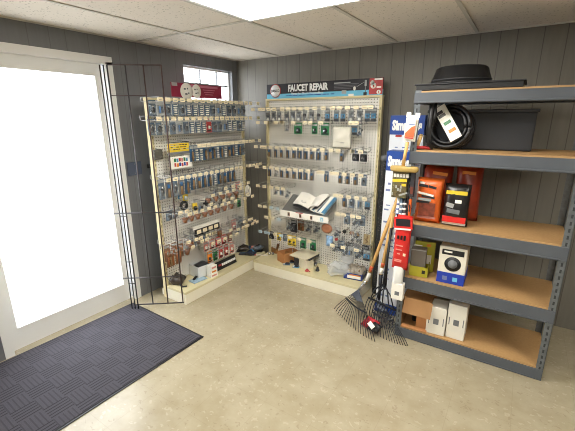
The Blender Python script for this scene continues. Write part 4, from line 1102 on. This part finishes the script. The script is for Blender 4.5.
tag(MB().box(((q0.x + q1.x) / 2, yp - .004, (q0.z + q1.z) / 2), (q1.x - q0.x, .02, q1.z - q0.z), ORGP, bev=.004).box(((q0.x + q1.x) / 2, yp - .0145, (q0.z + q1.z) / 2 + .02), ((q1.x - q0.x) * .6, .001, .05), DARK).build('orange_tube'), 'narrow orange packet hanging on the post left of the orange bag', 'packet')
# red printed bag
yr = yp - .035
q0, q1 = at(392.5, 266, 1, yr), at(411, 217.5, 1, yr)
xc, w_ = (at(393, 240, 1, yr).x + at(411, 240, 1, yr).x) / 2, at(410.5, 240, 1, yr).x - at(394, 240, 1, yr).x
t = thing('red_bag', 'tall red and white printed bag hanging on the front post', 'bag', (xc, yr, q0.z), rot=(0, .02, 0))
h_ = q1.z - q0.z
MB().pillow(w_, h_ + .02, .055, REDP, (0, 0, h_ / 2), .06, 2, 12).build('bag', t)
MB().box((0, -.026, h_ - .042), (w_ + .012, .012, .085), REDP, RY(-.1), bev=.003).box((0, -.0325, h_ - .035), (w_ * .86, .001, .05), SIGNK, RY(-.1)).box((0, -.0325, h_ - .082), (w_ * .98, .001, .012), PAPER, RY(-.1)).build('header_card', t, 'red header with black window')
b = MB()
for i in range(3): b.box((-w_ * .2 + i * .022, -.031, h_ * .62), (.014, .002, .024 + .006 * i), BLACK)
for z, L in ((.46, .05), (.38, .045), (.30, .02), (.18, .05), (.15, .05)): b.box((-.01, -.030, h_ * z), (L, .002, .008), M('pale red print', (238, 150, 140), .5))
b.box((.03, -.031, h_ * .30), (.018, .002, .02), TAG); b.build('small_print', t, 'black and pale print')
q2, q3 = at(391.5, 286, 1, yr), at(404.5, 267, 1, yr)
MB().pillow(q3.x - q2.x, q3.z - q2.z + .05, .04, M('white film', (232, 232, 228), .35, bump=.3), ((q2.x + q3.x) / 2 - xc, .006, (q2.z + q3.z) / 2 - q0.z), .1, 5, 8).build('lower_bag', t, 'white lower part')
q2, q3 = at(391, 297.5, 1, yr), at(404, 284.5, 1, yr)
t = thing('small_carton', 'small white carton with grey square hanging at the bottom of the red bag', 'box', ((q2.x + q3.x) / 2, yr + .012, q2.z))
MB().box((0, 0, (q3.z - q2.z) / 2), (q3.x - q2.x, .05, q3.z - q2.z), PAPER, bev=.003).build('box_body', t)
MB().box((.0, -.0255, (q3.z - q2.z) * .4), (.032, .001, .03), GREYC).build('print_label', t)
# short wooden handle and red tool on second shelf
a_, c_ = at(416.3, 148.5, 1, UY0 + .04), at(421, 135.5, 1, UY0 + .02)
t = thing('wooden_stick', 'short wooden tool handle leaning beside the post on the second shelf', 'tool')
MB().cyl(a_, c_, .012, WOOD).build('handle', t); MB().cyl(c_, c_ + (c_ - a_) * .08, .0125, STRAW, .009).build('handle_end', t)
t = thing('red_tool', 'slim red tool lying on the shelf edge beside the black hose coil', 'tool')
z_ = 1.405 + .012
a_, c_ = Vector((at(413, 147, 1, UY0 + .03).x, UY0 + .02, z_)), Vector((at(431, 147, 1, UY0 + .03).x, UY0 + .05, z_))
MB().tube([a_, a_.lerp(c_, .5) + Vector((0, 0, .004)), c_], [.008, .011, .012], M('tool red', (176, 34, 44), .35)).build('grip', t); MB().cyl(c_, c_ + (c_ - a_) * .06, .009, DARK).build('grip_end', t)

# ---- shelf goods
# top shelf
q = at(412, 92, 1, UY0)
t = thing('flat_tray', 'flat black tray on the top shelf under the black bucket', 'tray', (-.34, UY0 + .185, 1.776))
MB().box((0, 0, .017), (.58, .37, .034), BLACK, bev=.005).build('tray', t); MB().box((0, 0, .037), (.60, .385, .008), DARK, bev=.003).build('rim', t)
t = thing('bucket', 'black upturned bucket on the flat black tray on the top shelf', 'bucket', (at(461, 80, 1, UY0 + .2).x, UY0 + .19, 1.8175))
MB().lathe([(.0, 0), (.190, 0), (.190, .010), (.180, .012), (.152, .094), (.138, .104), (.0, .108)], BLACK, seg=32).build('bucket_body', t)
MB().tube([((.175) * math.cos(a), .175 * math.sin(a), .024) for a in [2 * PI * k / 32 for k in range(32)]], .005, DARK, 6, True).build('band', t)
# hose coil
hc = at(447.5, 129.5, 1, UY0 + .10)
hz = 1.405
t = thing('hose_coil', 'black coiled hose with white label on the second shelf', 'hose', (hc.x, UY0 + .12, hz), rot=(-.22, 0, -.15))
b = MB(); pts = []
for k in range(5 * 28):
    a = 2 * PI * k / 28; ly = int(k / 28); R_ = .132 - .006 * (ly % 2)
    pts.append((R_ * math.cos(a), -.045 + .022 * k / 28, .146 + R_ * math.sin(a)))
b.tube(pts, .0125, RUBB, 8); pts = []
for k in range(4 * 28):
    a = 2 * PI * k / 28; R_ = .106
    pts.append((R_ * math.cos(a), -.04 + .022 * k / 28, .146 + R_ * math.sin(a)))
b.tube(pts, .0115, RUBB, 8); b.build('coil', t)
b = MB(); b.box((.0, -.062, .165), (.075, .003, .25), PAPER, RY(-.62)); b.build('label_card', t, 'white label')
b = MB()
for z, x_, mm in ((.085, -.04, DARK), (.06, -.022, GREYC), (.0, 0, GREENC), (-.06, 0.01, ORNGC)):
    c = RY(-.62) @ Vector((x_ * .4, 0, z)); b.box((c.x, -.0645, .165 + c.z), (.045, .001, .022), mm, RY(-.62))
b.build('small_print', t)
t = thing('cable_loop', 'thick black cable loop hanging beside the post above the hose coil', 'cable')
a_ = at(432, 103, 1, UY0 + .07); c_ = at(429.5, 126, 1, UY0 + .03)
MB().tube([a_ + Vector((.01, 0, .012)), a_, a_.lerp(c_, .5) + Vector((.004, 0, 0)), c_, c_ + Vector((-.004, .01, -.10)), Vector((c_.x + .03, c_.y + .015, 1.418))], .016, RUBB, 10).build('cable', t)
MB().tube([a_ + Vector((.03, .01, .012)), a_ + Vector((.02, .01, -.02)), a_.lerp(c_, .5) + Vector((.024, .012, 0)), c_ + Vector((.016, .012, 0))], .011, RUBB, 10).build('cable', t)
t = thing('dark_backing', 'dark grey box form filling the dark back of the second shelf behind the hose coil', 'bin', (-.27, UY1 - .17, 1.406))  # dark box added and widened to fill the darkness behind the coil
MB().box((0, 0, .12), (.62, .18, .24), M('dark backing', (40, 42, 46), .6), bev=.01).build('backing_body', t); MB().box((0, 0, .245), (.64, .2, .02), DARK, bev=.004).build('rim', t)
# third shelf bags
def bag(label, px0, px1, py0, py1, y, m, seed, th, prints, tilt=-.12, group='bags on the third shelf'):
    z0 = .906; a_, c_ = at(px0, py1, 1, y), at(px1, py1, 1, y); h_ = at(px0, py0, 1, y).z - z0; w_ = c_.x - a_.x
    t = thing('printed_bag', label, 'bag', ((a_.x + c_.x) / 2, y + th / 2 + .005, z0 + .002), group=group, rot=(tilt, 0, 0))
    MB().pillow(w_, h_, th, m, (0, 0, h_ / 2), .05, seed, 12).build('bag', t)
    for nm, specs, lab in prints:
        for fx, fz, fw, fh, mm, ro in specs:
            b = MB(); e_ = (max(0, 1 - abs(2 * fx) ** 3) * max(0, 1 - abs(2 * fz - 1) ** 3)) ** .6
            b.box((fx * w_, -th / 2 * e_ * .97 - .004, fz * h_), (fw * w_, .004, fh * h_), mm, RY(ro), bev=.001)
            b.build(nm, t)
    return t
bag('orange printed bag with dark label standing beside the post on the third shelf', 411.5, 438, 178, 224, UY0 + .02, ORGP, 5, .09,
    [('label_print', [(0, .30, .62, .30, M('brown print', (120, 58, 40), .4, var=.5, scale=30), .0), (0, .12, .7, .05, PINKC, 0)], 'brown picture panel'),
     ('lettering', [(-.1, .64, .62, .05, PAPER, .14), (0, .58, .5, .04, DARK, .1), (-.22, .82, .34, .06, DARK, .1), (-.28, .88, .2, .05, PAPER, .1), (.12, .80, .3, .05, DARK, .2), (-.12, .52, .5, .06, LGREYC, .05), (-.2, .30, .18, .12, REDP, 0), (-.16, .46, .5, .05, BLACK, 0)], 'black and white lettering')], tilt=-.10)
bag('dark bag with yellow stripe and red and white base at the right of third shelf', 439.5, 466, 184, 225, UY0 + .03, M('black film', (34, 32, 32), .3, bump=.3), 8, .09,
    [('label_print', [(0, .80, .8, .09, YELC, 0), (0, .16, .9, .14, REDP, 0), (0, .06, .9, .06, PAPER, 0)], 'yellow stripe and red base'), ('lettering', [(-.2, .5, .3, .1, LGREYC, .2), (.1, .6, .25, .08, PAPER, 0), (-.05, .36, .5, .1, GREYC, .1)], 'pale lettering')], tilt=-.06)
bag('dark red-orange bag lying behind the orange bag on third shelf', 417, 446, 166, 222, UY0 + .18, M('rust red film', (150, 52, 26), .35, var=.3, scale=14), 11, .12,
    [('lettering', [(.1, .86, .5, .06, ORNGC, .1)], None)], tilt=-.05)
bag('rust red bag at the back right of the third shelf', 449, 476, 165, 222, UY0 + .20, M('rust red film', (150, 52, 26)), 14, .12, [('lettering', [(.0, .86, .5, .06, ORNGC, 0)], None)], tilt=-.05)
# fourth shelf
z0 = .501
a_, c_ = at(408, 276, 1, UY0 + .03), at(425.5, 276, 1, UY0 + .03); w_ = c_.x - a_.x
t = thing('display_carton', 'yellow-green display carton with tall back on the fourth shelf', 'box', ((a_.x + c_.x) / 2, UY0 + .10, z0), .12)
hb = at(420, 241.5, 1, UY0 + .15).z - z0
MB().box((0, -.068, .038), (w_, .004, .076), YGRN).box((0, 0, .002), (w_, .14, .004), YGRN).box((-w_ / 2, 0, .038), (.004, .14, .076), YGRN).box((w_ / 2, 0, .038), (.004, .14, .076), YGRN).build('tray', t)
MB().box((.02, .065, hb / 2), (w_ + .02, .02, hb), YGRN, bev=.002).build('back_panel', t)
MB().box((.045, .0545, hb * .9), (.03, .001, .02), ORNGC).box((.05, .0545, hb * .42), (.04, .001, .07), PAPER).box((-.03, .0545, hb * .86), (.06, .001, .008), PAPER).build('print_label', t)
MB().box((w_ * .28, -.0705, .04), (.022, .001, .026), BLACK).build('print_mark', t)
t2 = thing('taupe_pack', 'grey-brown sleeve standing inside the yellow-green display carton', 'packet', (t.location.x - .012, t.location.y - .008, z0 + .005), .12, None)
hh_ = at(415, 247, 1, UY0 + .09).z - z0 - .005
MB().box((0, 0, hh_ / 2), (w_ * .86, .07, hh_), TAUPE, bev=.004).build('sleeve', t2); MB().box((0, -.0355, hh_ * .96), (w_ * .84, .001, .006), LGREYC).build('print_band', t2)
a_, c_ = at(435.5, 282, 1, UY0 + .02), at(462, 290, 1, UY0 + .02); w_ = c_.x - a_.x
hh_ = at(440, 243, 1, UY0 + .08).z - z0
t = thing('appliance_box', 'white and blue box with black round picture on the fourth shelf', 'box', ((a_.x + c_.x) / 2, UY0 + .13, z0), .02)
MB().box((0, 0, hh_ / 2), (w_, .2, hh_), M('cream white carton', (226, 220, 204), .5), bev=.003).build('box_body', t)
MB().box((0, 0, hh_ * .15), (w_ + .002, .202, hh_ * .3), M('royal blue', (30, 60, 170), .45)).build('print_band', t, 'blue lower band')
MB().box((.0, -.1012, hh_ * .86), (w_ * .8, .001, hh_ * .14), BLACK).box((-.03, -.1018, hh_ * .87), (.05, .001, .012), PAPER).lathe([(.0, -.001), (.052, -.001), (.052, .001), (.0, .001)], BLACK, (.005, -.1012, hh_ * .55), 24, RX(PI / 2)).lathe([(.0, -.001), (.03, -.001), (.03, .001), (.0, .001)], GREYC, (.005, -.1025, hh_ * .55), 24, RX(PI / 2)).build('picture', t, 'black label and round picture')
MB().box((-.035, -.1022, hh_ * .14), (.03, .001, .03), CARTB).box((.03, -.1022, hh_ * .14), (.03, .001, .03), SKYB).build('print_mark', t)
# bottom shelf
z0 = .086
a_, c_ = at(400.5, 325, 1, UY0 + .02), at(425, 333, 1, UY0 + .02)
w_ = c_.x - a_.x + .02
t = thing('open_carton', 'open brown cardboard box facing forward on the bottom shelf', 'box', ((a_.x + c_.x) / 2 + .005, UY0 + .16, z0), .04)
hh_ = .235; dp = .28; th = .005
MB().box((0, 0, th / 2), (w_, dp, th), CARD).box((0, 0, hh_), (w_, dp, th), CARD).box((-w_ / 2 + th / 2, 0, hh_ / 2), (th, dp, hh_), CARD).box((w_ / 2 - th / 2, 0, hh_ / 2), (th, dp, hh_), CARD).box((0, dp / 2 - th / 2, hh_ / 2), (w_, th, hh_), CARD_D).build('box_body', t)
MB().box((.012, -dp / 2 - .026, hh_ - .05), (w_ * .98, .004, .115), CARD, RX(-.42) @ RY(.02)).build('flap', t, 'hanging top flap')
MB().box((w_ * .24, -dp / 2 + .02, .06), (w_ * .42, .004, .115), CARD_O).build('inner_flap', t)
MB().box((0, -dp / 2 - .012, .010), (w_ * .9, .03, .004), CARD_O, RX(.3)).build('flap', t)
MB().cyl((-.02, -.03, .006), (-.02, -.03, .10), .022, RUBB, seg=14).build('contents', t, 'dark contents')
for k, (p0, p1, yy, hy_, lab, rz) in enumerate(((424.5, 443, UY0 + .015, 305.5, 'white carton with grey square label beside the open brown box', .07), (444.5, 463, UY0 + .03, 303, 'white carton at the right on the bottom shelf, partly behind frame edge', .0))):
    a_, c_ = at(p0, 331 + 8 * k, 1, yy), at(p1, 336 + 6 * k, 1, yy); w_ = c_.x - a_.x
    hh_ = at(p0 + 3, hy_, 1, yy + .0).z - z0
    if k: lab = 'off-white carton standing at the right of the white labelled carton on bottom shelf'
    t = thing('white_carton', lab, 'box', ((a_.x + c_.x) / 2, yy + .075, z0), rz, 'white cartons on the bottom shelf')
    MB().box((0, 0, hh_ / 2), (w_, .14, hh_), M('off white carton', (226, 222, 210), .55, var=.03), bev=.003).build('box_body', t)
    MB().box((-.0, -.0708, hh_ * .48), (.036, .001, .045), GREYC).build('print_label', t)
    MB().box((w_ * .38, -.0708, hh_ * .5), (.006, .001, .06), GREYC).box((-w_ * .38, -.0708, hh_ * .5), (.006, .001, .06), GREYC).build('small_print', t)

# ------------------------------------------------------------------ rakes leaning on the cartons
def leaf_rake(label, apex, tipL, tipR, h0, h1, mt, fer, n=18, bow=.05, name='leaf_rake', bar=.52, fc=CHROME):
    t = thing(name, label, 'rake', group='rakes leaning by the shelving unit')
    mid = (tipL + tipR) / 2; out = (mid - apex); out.z = 0; out.normalize()
    up = Vector((0, 0, 1))
    b = MB(); bar_pts = []
    for i in range(n):
        f_ = i / (n - 1); tip = tipL.lerp(tipR, f_) + out * bow * (1 - (2 * f_ - 1) ** 2)
        k1 = apex.lerp(tip, .5) + up * .018; k2 = apex.lerp(tip, .9) + up * .012
        b.tube([apex, k1, k2, tip], .0026, mt, 5)
        bar_pts.append(apex.lerp(tip, bar) + up * .02)
    b.build('tines', t)
    MB().tube(bar_pts, .0065, mt, 8).build('brace', t)
    MB().poly([apex + up * .006, bar_pts[0].lerp(apex, .45), bar_pts[n // 2].lerp(apex, .35), bar_pts[-1].lerp(apex, .45)], STEELR if mt is BLACKM else GREYC, (0, 0, .003)).build('head_plate', t)
    MB().cyl(apex, h0 + (h1 - h0) * .03, .010, fc, .0165, 12).build('ferrule', t)
    MB().cyl(h0, h1, .0145, WOOD, .0135, 14).lathe([(.0, 0), (.0135, 0), (.010, .008), (.0, .011)], WOOD, h1, 14, (h1 - h0).to_track_quat('Z', 'Y').to_matrix()).build('handle', t)
    MB().cyl(h0.lerp(h1, .16), h0.lerp(h1, .22), .0149, M('orange sticker', (210, 96, 52), .5), seg=14).cyl(h0.lerp(h1, .04), h0.lerp(h1, .14), .0149, PAPER, seg=14).build('sticker', t, 'white and orange sticker')
    return t
leaf_rake('steel leaf rake with pale wooden handle, leftmost of the leaning rakes', at(358.5, 290, 1, 2.655), at(334, 309, 2, .006), at(375, 342, 2, .006),
          at(365.5, 283.5, 1, 2.66), at(398, 197.5, 1, 2.69), BLACKM, 0)
leaf_rake('black leaf rake with shorter wooden handle beside the red bag', at(379, 300, 1, 2.60), at(366, 328, 2, .006), at(408, 346, 2, .006),
          at(380.5, 276, 1, 2.615), at(393.5, 214, 1, 2.66), BLACKM, 0, n=16, fc=BLACKM)
# cultivator
t = thing('cultivator', 'black long-shafted cultivator fork between the rake handles and red bag', 'garden tool', group='rakes leaning by the shelving unit')
c0, c1 = at(391.5, 228, 1, 2.64), at(383.5, 284, 1, 2.58)
MB().cyl(c1, c0, .010, DARK, seg=10).build('shaft', t)
for k in range(4):
    f_ = (k - 1.5) * .035
    MB().tube([c1, c1 + Vector((f_ * .7, -.02, -.03)), c1 + Vector((f_, -.05, -.045)), c1 + Vector((f_ * 1.3, -.07, -.10)), c1 + Vector((f_ * 1.35, -.06, -.14))], [.006, .006, .006, .005, .003], BLACKM).build('prong', t)
# bow rake head resting on the floor
t = thing('bow_rake', 'black bow rake head standing on the floor under the white carton', 'rake', group='rakes leaning by the shelving unit')
h0 = at(368, 308, 1, 2.60); h1 = at(396, 318, 1, 2.52)
h0.z = h1.z = .17
MB().cyl(h0, h1, .009, BLACKM).build('head_bar', t)
b = MB()
for k in range(12):
    p_ = h0.lerp(h1, k / 11); b.tube([p_, p_ + Vector((-.006, -.03, -.03)), p_ + Vector((-.012, -.045, -.09)), p_ + Vector((-.012, -.045, -.168))], [.004, .004, .0035, .002], BLACKM, 6)
b.build('tines', t)
hm = h0.lerp(h1, .5); tp = at(389, 236, 1, 2.67)
MB().tube([h0.lerp(h1, .1), hm + Vector((-.05, .04, .07)), hm + Vector((0, .055, .12))], .005, BLACKM).tube([h0.lerp(h1, .9), hm + Vector((.05, .04, .07)), hm + Vector((0, .055, .12))], .005, BLACKM).build('bow', t)
MB().cyl(hm + Vector((0, .055, .11)), tp, .009, DARK, seg=10).build('handle', t)
# red bundle with white label
q = at(372, 326, 2, .03)
t = thing('glove_bundle', 'red and black bundle with white label lying among the rake tines', 'gloves', (q.x, q.y, .045), rot=(.5, -.1, -.5))
MB().pillow(.15, .10, .06, M('red knit', (170, 34, 44), .7, var=.3, scale=30), (-.02, 0, 0), .2, 7, 10, RX(PI / 2)).build('glove', t, 'red part')
MB().pillow(.11, .08, .05, BLACK, (.05, -.015, .01), .2, 9, 10, RX(PI / 2)).build('glove', t, 'black part')
MB().box((.045, -.03, .048), (.075, .035, .003), PAPER, RZ(-.3) @ RX(.2)).build('label_card', t, 'white label')

# ------------------------------------------------------------------ light
def area(name, loc, rot, sx_, sy_, power, col):
    l = bpy.data.lights.new(name, 'AREA'); l.shape = 'RECTANGLE'; l.size = sx_; l.size_y = sy_; l.energy = power; l.color = col
    o = bpy.data.objects.new(name, l); COL.objects.link(o); o.location = loc; o.rotation_euler = rot; return o
for nm, yc, zc, sy_, sz_ in (('door_portal', (D0 + D1) / 2, 1.02, D1 - D0, DZ), ('window_portal', (W0 + W1) / 2, (WZ0 + WZ1) / 2, W1 - W0, WZ1 - WZ0)):
    o = area(nm, (WX - .13, yc, zc), (0, -PI / 2, 0), sz_, sy_, 1, (1, 1, 1)); o.data.cycles.is_portal = True
wd = bpy.data.worlds.new('world'); SC.world = wd; wd.use_nodes = True
bg = wd.node_tree.nodes['Background']; bg.inputs[0].default_value = (.90, .95, 1.0, 1); bg.inputs[1].default_value = 8.0
SC.view_settings.view_transform = 'Standard'; SC.view_settings.look = 'None'
SC.view_settings.exposure = .26; SC.view_settings.gamma = 1
SC.cycles.use_denoising = True; SC.cycles.filter_width = .95
SC.cycles.max_bounces = 8; SC.cycles.transparent_max_bounces = 12
SC.cycles.caustics_reflective = False; SC.cycles.caustics_refractive = False

# printed matter and the like sits on the part that carries it
PRINTS = ('lettering', 'small_print', 'print_label', 'print_band', 'print_mark', 'logo', 'stripe', 'red_mark', 'front_label', 'sticker', 'label_print', 'faucet_picture', 'red_panel', 'white_oval', 'top_band', 'swatch', 'care_tag', 'blister', 'fitting', 'knob', 'stem', 'cartridge', 'washer_strip', 'clip', 'lever', 'rod', 'price_tag', 'disc', 'picture', 'screw', 'handle_end', 'grip_end')
HOLD = ('panel', 'box_body', 'card', 'bag', 'tube', 'strip', 'handle', 'front_strip', 'plate', 'back_panel', 'sleeve', 'page', 'label_card', 'grip')
_base = lambda o: o.name.split('.')[0]
for root in [o for o in SC.objects if o.parent is None and o.type == 'EMPTY' and o.get('category')]:
    kids = list(root.children)
    hold = None
    for hname in HOLD:
        hold = next((k for k in kids if _base(k) == hname), None)
        if hold: break
    if hold is None: continue
    for k in kids:
        if k is not hold and _base(k) in PRINTS: k.parent = hold
